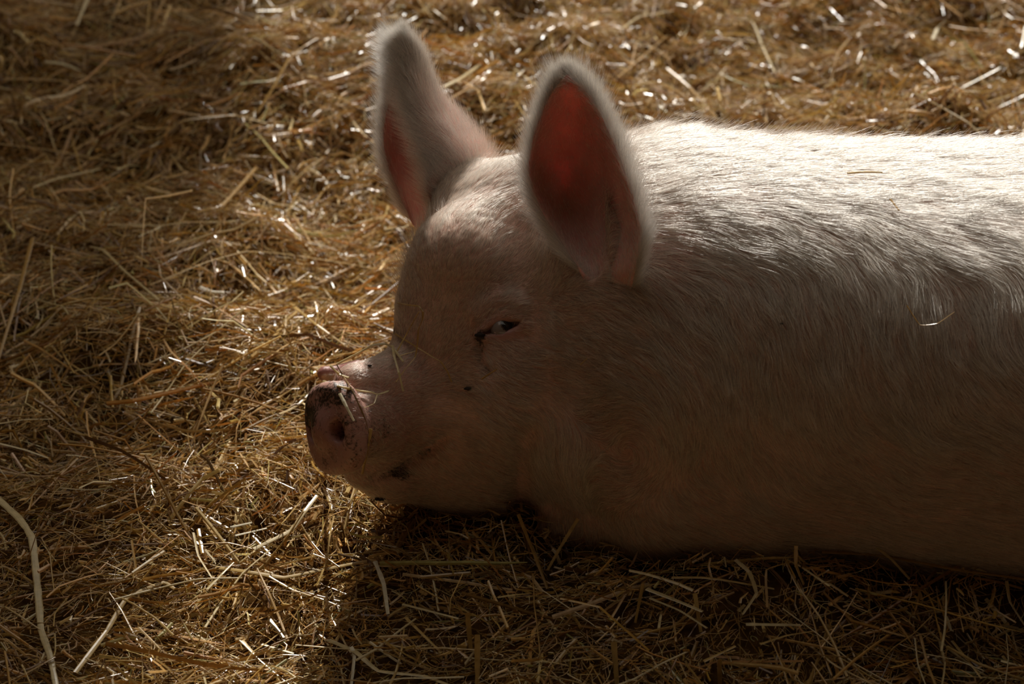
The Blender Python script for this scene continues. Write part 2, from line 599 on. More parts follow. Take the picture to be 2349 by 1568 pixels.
def catmull(P, n):
    P = np.asarray(P, float)
    Q = np.concatenate([[2 * P[0] - P[1]], P, [2 * P[-1] - P[-2]]])
    u = np.linspace(0, len(P) - 1, n)
    i = np.minimum(u.astype(int), len(P) - 2)
    t = (u - i)[:, None]
    a, b, c, d = Q[i], Q[i + 1], Q[i + 2], Q[i + 3]
    if P.ndim == 3:
        t = t[..., None]
    return 0.5 * (2 * b + (c - a) * t + (2 * a - 5 * b + 4 * c - d) * t ** 2 + (3 * b - a - 3 * c + d) * t ** 3)


# ------------------------------------------------------------------ ears (cupped sheets with real thickness)
def ear_grid(rows, nu=34, nv=26):
    """rows: list (base to tip) of lists of (px, py, Y), all the same length"""
    A = np.array([[at(*p) for p in r] for r in rows])
    A = catmull(A, nu)                       # along the length
    A = np.stack([catmull(A[i], nv) for i in range(nu)])
    return A


NEAR_ROWS = [
    [(1338, 628, -0.125), (1345, 640, -0.128), (1365, 655, -0.135), (1400, 668, -0.150), (1426, 690, -0.135), (1440, 694, -0.140)],
    [(1290, 560, -0.090), (1312, 575, -0.080), (1350, 590, -0.090), (1405, 610, -0.135), (1450, 615, -0.165), (1462, 600, -0.185)],
    [(1240, 480, -0.065), (1268, 490, -0.035), (1325, 505, -0.030), (1395, 515, -0.075), (1452, 525, -0.130), (1470, 530, -0.170)],
    [(1214, 400, -0.045), (1240, 405, -0.005), (1300, 415, 0.010), (1370, 425, -0.035), (1430, 435, -0.095), (1449, 440, -0.140)],
    [(1222, 325, -0.038), (1244, 325, -0.008), (1295, 330, 0.010), (1355, 340, -0.010), (1402, 350, -0.065), (1420, 356, -0.108)],
    [(1242, 262, -0.035), (1260, 258, -0.015), (1300, 255, 0.000), (1342, 262, -0.010), (1375, 272, -0.045), (1388, 280, -0.075)],
    [(1266, 212, -0.035), (1280, 205, -0.025), (1302, 200, -0.018), (1325, 205, -0.020), (1345, 215, -0.035), (1355, 222, -0.050)],
    [(1296, 175, -0.034), (1299, 174, -0.033), (1302, 173, -0.032), (1305, 174, -0.032), (1308, 175, -0.034), (1311, 177, -0.036)],
]
# far ear: C-shaped, opening away to the face's front; listed from its far rim round the back to the near rim
FAR_ROWS = [
    [(948, 515, 0.185), (975, 520, 0.23), (1040, 480, 0.25), (1110, 440, 0.21), (1085, 470, 0.14), (1000, 500, 0.12)],
    [(918, 450, 0.190), (950, 455, 0.24), (1020, 420, 0.27), (1118, 385, 0.22), (1085, 400, 0.145), (978, 430, 0.125)],
    [(892, 385, 0.195), (930, 385, 0.24), (1000, 370, 0.27), (1100, 335, 0.225), (1068, 350, 0.155), (982, 385, 0.14)],
    [(880, 320, 0.200), (915, 315, 0.235), (980, 300, 0.26), (1060, 285, 0.230), (1025, 300, 0.165), (962, 330, 0.150)],
    [(886, 258, 0.205), (910, 245, 0.23), (960, 235, 0.25), (1015, 235, 0.225), (985, 250, 0.175), (940, 268, 0.165)],
    [(900, 212, 0.208), (915, 200, 0.22), (950, 190, 0.232), (985, 190, 0.220), (965, 200, 0.185), (928, 212, 0.178)],
    [(908, 160, 0.210), (920, 150, 0.215), (945, 145, 0.222), (968, 145, 0.215), (950, 150, 0.195), (920, 158, 0.190)],
    [(918, 118, 0.205), (925, 112, 0.206), (936, 108, 0.207), (950, 110, 0.206), (942, 112, 0.200), (926, 116, 0.200)],
    [(930, 97, 0.203), (931, 96, 0.203), (933, 95, 0.203), (936, 96, 0.203), (935, 97, 0.202), (932, 97, 0.202)],
]


def ear_shell(A, thick=0.0052):
    nu, nv = A.shape[:2]
    du = np.gradient(A, axis=0); dv = np.gradient(A, axis=1)
    Nn = unit(np.cross(du, dv))
    u = np.linspace(0, 1, nu)[:, None]; v = np.linspace(-1, 1, nv)[None]
    th = thick * (0.30 + 0.70 * np.sqrt(np.clip(1 - v ** 4, 0, 1))) * (1.15 - 0.6 * u)
    A1 = A + Nn * th[..., None] * 0.5
    A2 = A - Nn * th[..., None] * 0.5
    V = np.concatenate([A1.reshape(-1, 3), A2.reshape(-1, 3)])
    n = nu * nv
    id1 = np.arange(n).reshape(nu, nv); id2 = id1 + n
    def quads(I):
        return np.stack([I[:-1, :-1], I[1:, :-1], I[1:, 1:], I[:-1, 1:]], -1).reshape(-1, 4)
    F = [quads(id1)[:, ::-1], quads(id2)]
    for i1, i2, fl in ((id1[:, 0], id2[:, 0], 0), (id1[:, -1], id2[:, -1], 1), (id1[0], id2[0], 1), (id1[-1], id2[-1], 0)):
        q = np.stack([i1[:-1], i1[1:], i2[1:], i2[:-1]], 1)
        F.append(q if not fl else q[:, ::-1])
    return V, np.concatenate(F), Nn, th


xs = stretch(-0.36, 1.40, 0.0036, 0.009, 0.12)
ys = np.arange(-0.44, 0.46, 0.0045)
zs = np.arange(-0.06, 0.58, 0.0042)
PV, PF = surface_nets(pig, xs, ys, zs)
PN = grad(pig, PV, 0.0015)
near_grid = ear_grid(NEAR_ROWS)
far_grid = ear_grid(FAR_ROWS)
EV1, EF1, EN1, ET1 = ear_shell(near_grid)
EV2, EF2, EN2, ET2 = ear_shell(far_grid)
V_all = np.concatenate([PV, EV1, EV2])
F_all = np.concatenate([PF, EF1 + len(PV), EF2 + len(PV) + len(EV1)])
pig_o = mesh_obj('pig', V_all, F_all, [M_SKIN, M_EAR])
mi = np.zeros(len(F_all), np.int32); mi[len(PF):] = 1
pig_o.data.polygons.foreach_set('material_index', mi)
tag(pig_o, 'large pale pink pig lying on straw, ears pricked, straw on its snout', 'pig')
VPX = to_px(V_all)


def blob(PX, cx, cy, rx, ry, soft=1.0):
    return np.exp(-(((PX[:, 0] - cx) / rx) ** 2 + ((PX[:, 1] - cy) / ry) ** 2) * soft)


def bare_at(P, PX):
    """how bare and red the skin is: nose, lips, eye rims"""
    q = (P - SN_C) @ SN_R.T
    b = np.clip(1.25 - np.linalg.norm(q * np.array([1, 1, 1.3]), axis=1) / 0.075, 0, 1)
    b = np.maximum(b, 0.9 * blob(PX, 1150, 755, 55, 30))
    b = np.maximum(b, 0.5 * blob(PX, 870, 960, 110, 110))
    b = np.maximum(b, 0.45 * blob(PX, 1450, 1035, 60, 70))
    b = np.maximum(b, 0.6 * blob(PX, 1535, 570, 60, 60))
    b = np.maximum(b, 1.0 * ((P[:, 1] > 0.24) & (P[:, 0] < 0.0)))
    return b


def dirt_mouth_shade_at(P, PX):
    q = (P - SN_C) @ SN_R.T
    d = 0.58 * np.exp(-((q[:, 1] - 0.045) / 0.026) ** 2) * (np.linalg.norm(q, axis=1) < 0.085) * (q[:, 2] > -0.012)
    d = np.maximum(d, 0.27 * (np.linalg.norm(q, axis=1) < 0.075))
    d = np.maximum(d, 0.75 * blob(PX, 710, 955, 22, 45))
    d = np.maximum(d, 0.62 * blob(PX, 910, 1088, 60, 16))  # painted shade of the mouth opening
    d = np.maximum(d, 0.7 * blob(PX, 895, 760, 30, 22))
    for line, amt, wd in ((_mp, 0.85, 0.0075), (_under, 1.0, 0.0065)):  # mouth line is crease shade painted in; the under-eye streak is dirt
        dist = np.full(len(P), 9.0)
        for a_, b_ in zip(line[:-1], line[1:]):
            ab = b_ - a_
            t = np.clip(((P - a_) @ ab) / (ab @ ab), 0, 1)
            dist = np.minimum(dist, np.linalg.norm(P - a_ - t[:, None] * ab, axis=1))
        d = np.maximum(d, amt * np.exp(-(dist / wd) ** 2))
    d = np.maximum(d, 0.85 * blob(PX, 1102, 772, 20, 14))
    return d


bb = bare_at(V_all, VPX); bb[len(PV):] = 0
dd = dirt_mouth_shade_at(V_all, VPX); dd[len(PV):] = 0
set_attr(pig_o.data, 'bare', bb)
set_attr(pig_o.data, 'dirt', dd)

# eyeball with a pale rim of white
def ball(c, r, nseg=28, nring=18, sc=(1, 1, 1)):
    th = np.linspace(0, math.pi, nring + 1)[:, None]; ph = np.linspace(0, 2 * math.pi, nseg, endpoint=False)[None]
    V = np.stack([np.sin(th) * np.cos(ph) * sc[0], np.sin(th) * np.sin(ph) * sc[1], np.cos(th) * np.ones_like(ph) * sc[2]], -1) * r + c
    I = np.arange((nring + 1) * nseg).reshape(nring + 1, nseg); J = np.roll(I, -1, 1)
    F = np.stack([I[:-1], I[1:], J[1:], J[:-1]], -1).reshape(-1, 4)
    return V.reshape(-1, 3), F


def eye_material():
    m, N, L, out = mat('eye_surface')
    p = principled(N, rough=0.06, spec=0.6)
    a = N.new('ShaderNodeAttribute'); a.attribute_name = 'Col'
    L.new(a.outputs['Color'], p.inputs['Base Color']); L.new(p.outputs[0], out.inputs[0])
    return m


ev, ef = ball(EYE_C, EYE_R, 64, 40)
eye = mesh_obj('eyeball', ev, ef, eye_material(), pig_o)
gaze = march([1163], [745], smooth_parts)[0] - EYE_C
gaze = unit(gaze)
cosg = unit(ev - EYE_C) @ gaze
ecol = np.where(cosg[:, None] > 0.86, np.array([0.015, 0.01, 0.008]), np.where(cosg[:, None] > 0.80, np.array([0.08, 0.05, 0.035]), np.array([0.22, 0.17, 0.15])))
set_attr(eye.data, 'Col', np.concatenate([ecol, np.ones((len(ev), 1))], 1), 'FLOAT_COLOR')

# ------------------------------------------------------------------ coat
FIELD = np.array([
    (1500, 330, 1, .05), (1700, 330, 1, .03), (2000, 350, 1, .05), (2300, 370, 1, .08), (1850, 310, 1, .02), (1350, 330, 1, .0),
    (1500, 450, 1, .1), (1700, 440, 1, .22), (1900, 450, 1, .42), (2100, 430, 1, .30), (2300, 440, 1, .25),
    (1550, 560, 1, .35), (1700, 560, .9, .65), (1850, 560, .7, .75), (2050, 560, .55, .85), (2250, 560, .8, .6),
    (1520, 680, .9, .5), (1560, 780, .7, .7), (1700, 720, .45, 1), (1900, 720, .28, 1), (2100, 720, .12, 1), (2300, 720, .3, 1),
    (1600, 900, .4, 1), (1720, 900, .2, 1), (1900, 900, .25, 1), (2100, 900, .45, 1), (2300, 900, .7, .8),
    (1680, 1050, .25, 1), (1820, 1050, .55, .8), (2000, 1050, .8, .5), (2250, 1050, 1, .2),
    (1600, 1150, .8, .5), (1650, 1230, 1, .35), (1900, 1180, 1, .12), (2200, 1180, 1, .0), (2300, 1260, 1, .0),
    (1350, 1210, .1, 1), (1450, 1210, .3, 1), (1520, 1170, .7, .7),
    (1430, 925, 1, .05), (1360, 940, .8, -.4), (1500, 945, .8, .6), (1545, 1010, .05, 1), (1530, 1075, -.45, .9), (1470, 1120, -.9, .35),
    (1400, 1110, -.6, -.1), (1350, 1040, -.25, 1), (1380, 985, .3, -.3), (1480, 990, .7, .6), (1500, 1030, .0, 1), (1440, 1085, -.9, .2),
    (1280, 980, -.35, 1), (1260, 1060, -.1, 1), (1300, 1120, .2, 1), (1250, 1140, .3, 1), (1230, 920, .6, .3), (1200, 870, 1, .0), (1330, 870, 1, -.1), (1450, 870, 1, .35),
    (950, 600, .15, -1), (1000, 600, .3, -1), (1000, 500, .15, -1), (1060, 540, .3, -1), (980, 690, .35, -1), (940, 720, .3, -1),
    (1140, 430, .65, -.8), (1100, 470, .5, -.9), (1180, 400, .8, -.6), (1090, 400, .5, -.9), (1010, 420, .3, -1), (1150, 520, .4, -.6),
    (1050, 640, .5, -1), (1130, 620, .7, -.8), (1230, 630, 1, -.45), (1330, 700, 1, .1), (1200, 560, .5, -.8), (1270, 560, .6, -.6),
    (960, 780, .4, -.9), (1030, 800, .6, -.8), (1060, 840, .9, -.2), (1000, 880, .9, -.3), (1100, 900, 1, .05), (1100, 970, 1, .15), (1180, 980, .9, .5),
    (1150, 700, .8, -.6), (1090, 730, .4, -.9), (1200, 710, 1, .2), (1110, 840, .5, .9), (1150, 840, .9, .5), (1210, 830, 1, -.1), (1250, 760, 1, .15), (1180, 800, .6, .6),
    (1000, 1050, .9, .45), (1100, 1060, .9, .5), (1160, 1120, .8, .35), (1050, 1150, 1, .15), (950, 1130, 1, .3), (900, 950, .9, -.1), (860, 1050, .6, .6), (900, 1010, .9, .3),
    (810, 850, .8, -.5), (860, 830, .7, -.6), (850, 920, .9, -.3), (1350, 780, 1, .35), (1450, 760, 1, .55), (1400, 820, 1, .15), (1300, 800, 1, -.1),
    (780, 1000, .5, .3), (820, 1100, .6, .7),
])
FIELD[:, 2:] = unit(FIELD[:, 2:])


def flow(PX, sig=52.0):
    out = np.zeros((len(PX), 2))
    for i in range(0, len(PX), 100000):
        q = PX[i:i + 100000].astype(np.float32)
        d2 = (q[:, :1] - FIELD[:, 0].astype(np.float32)) ** 2 + (q[:, 1:2] - FIELD[:, 1].astype(np.float32)) ** 2
        w = np.exp(-d2 / (2 * sig * sig)) + 1e-3 / (1 + d2 / 2500.0) ** 2 + 1e-12
        out[i:i + 100000] = w @ FIELD[:, 2:].astype(np.float32)
    out = unit(out)
    # the whorl of hair on the shoulder
    dx, dy = PX[:, 0] - 1438, PX[:, 1] - 1035
    r_ = np.hypot(dx, dy)
    wh = np.exp(-(r_ / 110) ** 4) * np.clip((dx + 75) / 60, 0, 1)
    tg = unit(np.stack([-dy + 0.25 * dx, dx + 0.25 * dy], 1))
    return unit(out * (1 - wh)[:, None] + tg * wh[:, None] + 1e-6)


LEN_C = np.array([  # px, py, length mm
    (1500, 330, 42), (1900, 330, 46), (2300, 350, 46), (1700, 500, 50), (2100, 500, 52), (1600, 700, 42), (1900, 800, 44), (2200, 900, 44),
    (1800, 1100, 32), (2200, 1150, 32), (1450, 930, 40), (1440, 1100, 26), (1440, 1030, 14), (1300, 1000, 26), (1350, 1200, 14), (1600, 1200, 24), (1500, 800, 36),
    (1180, 400, 38), (1120, 440, 30), (1000, 550, 11), (960, 650, 9), (1050, 620, 13), (1150, 580, 14), (1250, 640, 20), (1020, 420, 16),
    (1000, 750, 12), (940, 760, 8), (1100, 900, 20), (1200, 860, 26), (1200, 760, 22), (1120, 720, 9), (1160, 740, 6), (1100, 1000, 22), (1100, 1100, 18),
    (1000, 1000, 15), (900, 950, 8), (830, 850, 6), (850, 1000, 6), (780, 1000, 3), (850, 1090, 8), (950, 1130, 12), (1350, 780, 34), (1300, 880, 30),
])


def length_at(PX):
    d2 = (PX[:, :1] - LEN_C[:, 0]) ** 2 + (PX[:, 1:2] - LEN_C[:, 1]) ** 2
    w = np.exp(-d2 / (2 * 60.0 ** 2)) + 1e-4 / (1 + d2 / 2500.0) ** 1.5
    return (w @ LEN_C[:, 2]) / w.sum(1) * 0.001


def tri_sample(V, F, N_, n, weight):
    t = np.concatenate([F[:, [0, 1, 2]], F[:, [0, 2, 3]]])
    a, b, c = V[t[:, 0]], V[t[:, 1]], V[t[:, 2]]
    ar = np.linalg.norm(np.cross(b - a, c - a), axis=1)
    cen = (a + b + c) / 3
    w = ar * weight(cen, N_[t[:, 0]])
    cdf = np.cumsum(w); cdf /= cdf[-1]
    k = np.searchsorted(cdf, rng.random(n))
    k = np.minimum(k, len(t) - 1)
    u = rng.random((n, 2)); s = u.sum(1) > 1; u[s] = 1 - u[s]
    P = a[k] + (b - a)[k] * u[:, :1] + (c - a)[k] * u[:, 1:]
    Nn = unit(N_[t[k, 0]] * (1 - u.sum(1))[:, None] + N_[t[k, 1]] * u[:, :1] + N_[t[k, 2]] * u[:, 1:])
    return P, Nn


def coat_weight(C, Nn):
    PX = to_px(C)
    vd = unit(CAM - C)
    face = (Nn * vd).sum(1)
    w = np.clip((face + 0.25) * 2.2, 0.04, 1.0)
    L = length_at(PX)
    w = w * np.clip(0.010 / (L + 0.003), 0.30, 1.3)      # short hair stands closer
    b = bare_at(C, PX)
    w = w * np.clip(1.0 - b * 1.05, 0.02, 1)
    w[np.linalg.norm(C - EYE_S, axis=1) < 0.012] = 0
    w[(np.linalg.norm((C - EYE_S) * np.array([1, 1, 1.8]), axis=1) < 0.022)] *= 0.1
    q = (C - SN_C) @ SN_R.T
    w[(np.abs(q[:, 2]) < 0.03) & (np.linalg.norm(q[:, :2], axis=1) < 0.07)] *= 0.15
    w[PX[:, 0] > 2700] *= 0.30
    w[(PX[:, 1] > 1330)] *= 0.1
    w *= np.clip(1.15 - 3.0 * np.maximum(dirt_mouth_shade_at(C, PX) - 0.28, 0), 0.04, 1)
    w[C[:, 2] < -0.005] = 0
    return w


def grow(P, Nn, L, K, lift, sig, wave=0.0, clump=0.0, field=None):
    n = len(P)
    pts = np.zeros((n, K, 3), np.float32)
    pos = P.copy()
    base = P.copy()
    step = (L / (K - 1))[:, None]
    seed_w = rng.normal(0, 1, (n, 1))
    jit = rng.normal(0, 0.16, (n, 1))
    pts[:, 0] = P
    for k in range(1, K):
        PX = to_px(base)
        f = flow(PX, sig) if field is None else field(base)
        ang = jit[:, 0] + wave * (noise3(base, 22.0, 5) + 0.6 * noise3(base, 60.0, 9))
        c, s = np.cos(ang), np.sin(ang)
        fx = f[:, 0] * c - f[:, 1] * s; fy = f[:, 0] * s + f[:, 1] * c
        D = fx[:, None] * RIGHT - fy[:, None] * UP
        D = D - (D * Nn).sum(1)[:, None] * Nn
        # keep the sense of the flow on slopes that face away
        D = unit(D + 1e-5)
        base = base + D * step
        t = k / (K - 1)
        h = lift * (t ** 0.8)
        pts[:, k] = base + Nn * h[:, None]
    return pts


def clumpify(pts, P, cell, amt, seed):
    """draws each hair's outer part towards the nearest lock's centre hair"""
    key = np.floor((P + noise3(P, 30, seed)[:, None] * cell * 0.7) / cell).astype(np.int64)
    h = (key[:, 0] * 73856093) ^ (key[:, 1] * 19349663) ^ (key[:, 2] * 83492791)
    _, first, inv = np.unique(h, return_index=True, return_inverse=True)
    guide = pts[first][inv]
    off = guide - pts
    off -= off[:, :1] * 0.0
    K = pts.shape[1]
    t = (np.linspace(0, 1, K) ** 1.5)[None, :, None] * amt
    d = np.linalg.norm(off[:, 0], axis=1)[:, None, None]
    return pts + off * t * (d < cell * 3)


NH = 262000
P, Nn = tri_sample(PV, PF, PN, NH, coat_weight)
PXr = to_px(P)
L = length_at(PXr) * rng.uniform(0.65, 1.15, len(P))
lift = L * rng.uniform(0.04, 0.14, len(P)) * np.where(L < 0.012, 1.8, 1.0)
lift *= np.clip(1.0 + 0.7 * noise3(P, 38.0, 21) + 0.3 * noise3(P, 90.0, 22), 0.3, 2.2)
stray = rng.random(len(P)) < 0.04
lift[stray] *= 3.5
pts = grow(P, Nn, L, 7, lift, 46.0, wave=0.20)
pts = clumpify(pts, P, 0.005, 0.50, 3)
pts = clumpify(pts, P, 0.018, 0.22, 4)
# tips wander a little
pts += (np.linspace(0, 1, 7) ** 2)[None, :, None].astype(np.float32) * rng.normal(0, 1, (len(P), 1, 3)) * (L * 0.05)[:, None, None]
r0 = np.where(L < 0.012, 0.00018, 0.00029)
r0[stray] = 0.00022
rad = r0[:, None] * (1 - 0.8 * np.linspace(0, 1, 7) ** 1.6)[None] * rng.uniform(0.7, 1.2, (len(P), 1))
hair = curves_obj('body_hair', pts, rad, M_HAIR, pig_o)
tag(hair, 'pale cream bristly hair', kind='stuff')
del pts, P, Nn

# crest of longer bristles standing up along the back and poll
NB = 5200
def ridge_weight(C, Nn):
    vd = unit(CAM - C)
    f = (Nn * vd).sum(1)
    PX = to_px(C)
    return np.exp(-(f / 0.22) ** 2) * (Nn[:, 2] > 0.2) * (C[:, 2] > 0.3) * (PX[:, 0] < 2500) * (0.25 + (PX[:, 0] < 1900))
P, Nn = tri_sample(PV, PF, PN, NB, ridge_weight)
L = rng.uniform(0.012, 0.034, len(P))
lift = L * rng.uniform(0.35, 0.85, len(P))
pts = grow(P, Nn, L * 0.6, 6, lift, 46.0, wave=0.8)
rad = 0.00013 * (1 - 0.75 * np.linspace(0, 1, 6))[None] * np.ones((len(P), 1))
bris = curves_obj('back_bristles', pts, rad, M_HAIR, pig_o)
tag(bris, 'long loose bristles standing along the back', kind='stuff')


def ear_hair(A, Nn, th, n_in, n_out, n_rim, sgn, outer_dir):
    """inner down, outer coat and rim fringe of one ear; sgn picks which face is the back"""
    nu, nv = A.shape[:2]
    du = unit(np.gradient(A, axis=0)); dv = unit(np.gradient(A, axis=1))
    out = []
    def pick(n, ulo, uhi, vfun):
        u = rng.uniform(ulo, uhi, n) * (nu - 1); v = vfun(n) * (nv - 1)
        i = np.clip(u.astype(int), 0, nu - 2); j = np.clip(v.astype(int), 0, nv - 2)
        a = (u - i)[:, None]; b = (v - j)[:, None]
        def s(G):
            return (G[i, j] * (1 - a) * (1 - b) + G[i + 1, j] * a * (1 - b) + G[i, j + 1] * (1 - a) * b + G[i + 1, j + 1] * a * b)
        return s(A), unit(s(du)), unit(s(dv)), unit(s(Nn)), u / (nu - 1), v / (nv - 1), s(th[..., None].repeat(3, -1))[:, 0]
    K = 6
    t = np.linspace(0, 1, K)[None, :, None]
    # back coat
    Pp, U, Vv, Nq, u, v, h = pick(n_out, 0.02, 1.0, lambda n: rng.random(n))
    L = rng.uniform(0.018, 0.038, n_out)[:, None, None]
    side = np.sign(v - 0.5)[:, None] * (np.abs(v - 0.5) * 2)[:, None] ** 1.2
    d = unit(U * 0.9 + Vv * side * 0.7 + sgn * Nq * rng.uniform(0.35, 0.9, (n_out, 1)) + rng.normal(0, 0.16, (n_out, 3)))
    d2 = unit(d + U * 0.5 - sgn * Nq * 0.2)
    out.append((Pp + sgn * Nq * h[:, None] * 0.5)[:, None] + (d[:, None] * t + (d2 - d)[:, None] * t ** 2 * 0.5) * L)
    # rim fringe on both edges and the tip
    vf = lambda n: np.where(rng.random(n) < 0.5, rng.beta(1, 14, n), 1 - rng.beta(1, 14, n))
    Pp, U, Vv, Nq, u, v, h = pick(n_rim, 0.03, 1.0, vf)
    L = rng.uniform(0.016, 0.048, n_rim)[:, None, None] * np.where(u > 0.8, 1.15, 1.0)[:, None, None]
    side = np.sign(v - 0.5)[:, None]
    d = unit(U * 0.65 + Vv * side * 1.0 + sgn * Nq * rng.uniform(-0.1, 0.8, (n_rim, 1)) + rng.normal(0, 0.18, (n_rim, 3)))
    d2 = unit(d + U * 0.6)
    out.append(Pp[:, None] + (d[:, None] * t + (d2 - d)[:, None] * t ** 2 * 0.5) * L)
    # sparse inner down, longest near the base
    Pp, U, Vv, Nq, u, v, h = pick(n_in, 0.0, 0.95, lambda n: rng.random(n))
    L = (rng.uniform(0.003, 0.007, n_in) + 0.016 * np.clip(0.35 - u, 0, 1) / 0.35)[:, None, None]
    d = unit(U * 1.0 - sgn * Nq * rng.uniform(0.1, 0.45, (n_in, 1)) + Vv * (v - 0.5)[:, None] * 0.8 + rng.normal(0, 0.2, (n_in, 3)))
    out.append((Pp - sgn * Nq * h[:, None] * 0.5)[:, None] + d[:, None] * t * L)
    return np.concatenate(out)


def back_sign(A, Nn, mid_toward):
    return 1.0 if (Nn[A.shape[0] // 2, A.shape[1] // 2] @ mid_toward) < 0 else -1.0


sg1 = back_sign(near_grid, EN1, -FWD)
q = 1.0
eh1 = ear_hair(near_grid, EN1, ET1, int(6000 * q), int(20000 * q), int(14000 * q), sg1, None)
mid = far_grid[far_grid.shape[0] // 2]
inward = unit(mid.mean(0) - mid[mid.shape[0] // 2])
sg2 = -1.0 if (EN2[far_grid.shape[0] // 2, far_grid.shape[1] // 2] @ inward) > 0 else 1.0
eh2 = ear_hair(far_grid, EN2, ET2, int(1500 * q), int(30000 * q), int(14000 * q), sg2, None)
eh = np.concatenate([eh1, eh2])
rad = 0.00013 * (1 - 0.75 * np.linspace(0, 1, 6))[None] * rng.uniform(0.7, 1.2, (len(eh), 1))
earh = curves_obj('ear_hair', eh, rad, M_EARHAIR, pig_o)
tag(earh, 'fine white hair fringing both ears', kind='stuff')

# eyelashes
lu = catmull(_lid_u[1:], 26)
lash = []
for p0 in lu:
    d = unit(unit(p0 - EYE_C) * 0.9 - UP * 0.9 + rng.normal(0, 0.08, 3))
    l = rng.uniform(0.009, 0.013)
    tt = np.linspace(0, 1, 5)[:, None]
    lash.append(p0 + EYE_N * 0.004 + d * tt * l + EYE_N * (tt ** 2) * l * 0.35)
lash = np.array(lash)
lo = curves_obj('eyelashes', lash, 0.00022 * (1 - 0.7 * np.linspace(0, 1, 5))[None] * np.ones((len(lash), 1)), M_EARHAIR, pig_o)
tag(lo, 'pale eyelashes', kind='stuff')

# ------------------------------------------------------------------ bedding ground
def ground_h(x, y):
    P = np.stack([x, y, np.zeros_like(x)], 1)
    h = 0.030 * noise3(P, 2.6, 11) + 0.026 * noise3(P, 6.5, 12) + 0.016 * noise3(P, 15.0, 13)
    h = h * np.clip((y + 0.9) * 0.9, 0.5, 1.7) - 0.02
    h = h + 0.045 * np.exp(-(((x + 0.02) / 0.13) ** 2 + ((y + 0.02) / 0.14) ** 2))       # pile under the chin
    h = h + 0.03 * np.exp(-(((x + 0.42) / 0.22) ** 2 + ((y - 0.42) / 0.12) ** 2))
    h = h + 0.060 * np.exp(-((y + 0.26) / 0.11) ** 2) / (1 + np.exp(-(x - 0.12) / 0.05))      # bank pressed up round the belly
    # ridge against the pig's far side
    h = h + 0.05 * np.exp(-((y - 1.15) / 0.25) ** 2) * np.clip(x + 0.2, 0, 1)
    return h


gx = np.concatenate([np.arange(-3.2, -1.2, 0.05), np.arange(-1.2, 1.3, 0.015), np.arange(1.3, 3.2, 0.05)])
gy = np.concatenate([np.arange(-2.2, -0.9, 0.05), np.arange(-0.9, 2.4, 0.015), np.arange(2.4, 4.6, 0.05)])
GX, GY = np.meshgrid(gx, gy, indexing='ij')
gh = ground_h(GX.ravel(), GY.ravel()) - 0.006
GVt = np.stack([GX.ravel(), GY.ravel(), gh], 1)
I = np.arange(len(GVt)).reshape(GX.shape)
GF = np.stack([I[:-1, :-1], I[1:, :-1], I[1:, 1:], I[:-1, 1:]], -1).reshape(-1, 4)
g = mesh_obj('ground', GVt, GF, M_DIRT)
g['kind'] = 'structure'


# ------------------------------------------------------------------ single straws
def on_ground(px, py, lift=0.0):
    d = ray([px], [py])[0]
    z = 0.02
    for _ in range(12):
        p = CAM + d * (z - CAM[2]) / d[2]
        z = float(ground_h(p[:1], p[1:2])[0]) + lift
    return CAM + d * (z - CAM[2]) / d[2]


PALE, GOLD, OCHRE, BROWN, WHITE = ((0.62, 0.50, 0.27), (0.56, 0.39, 0.15), (0.46, 0.28, 0.09), (0.26, 0.15, 0.06), (0.74, 0.67, 0.50))

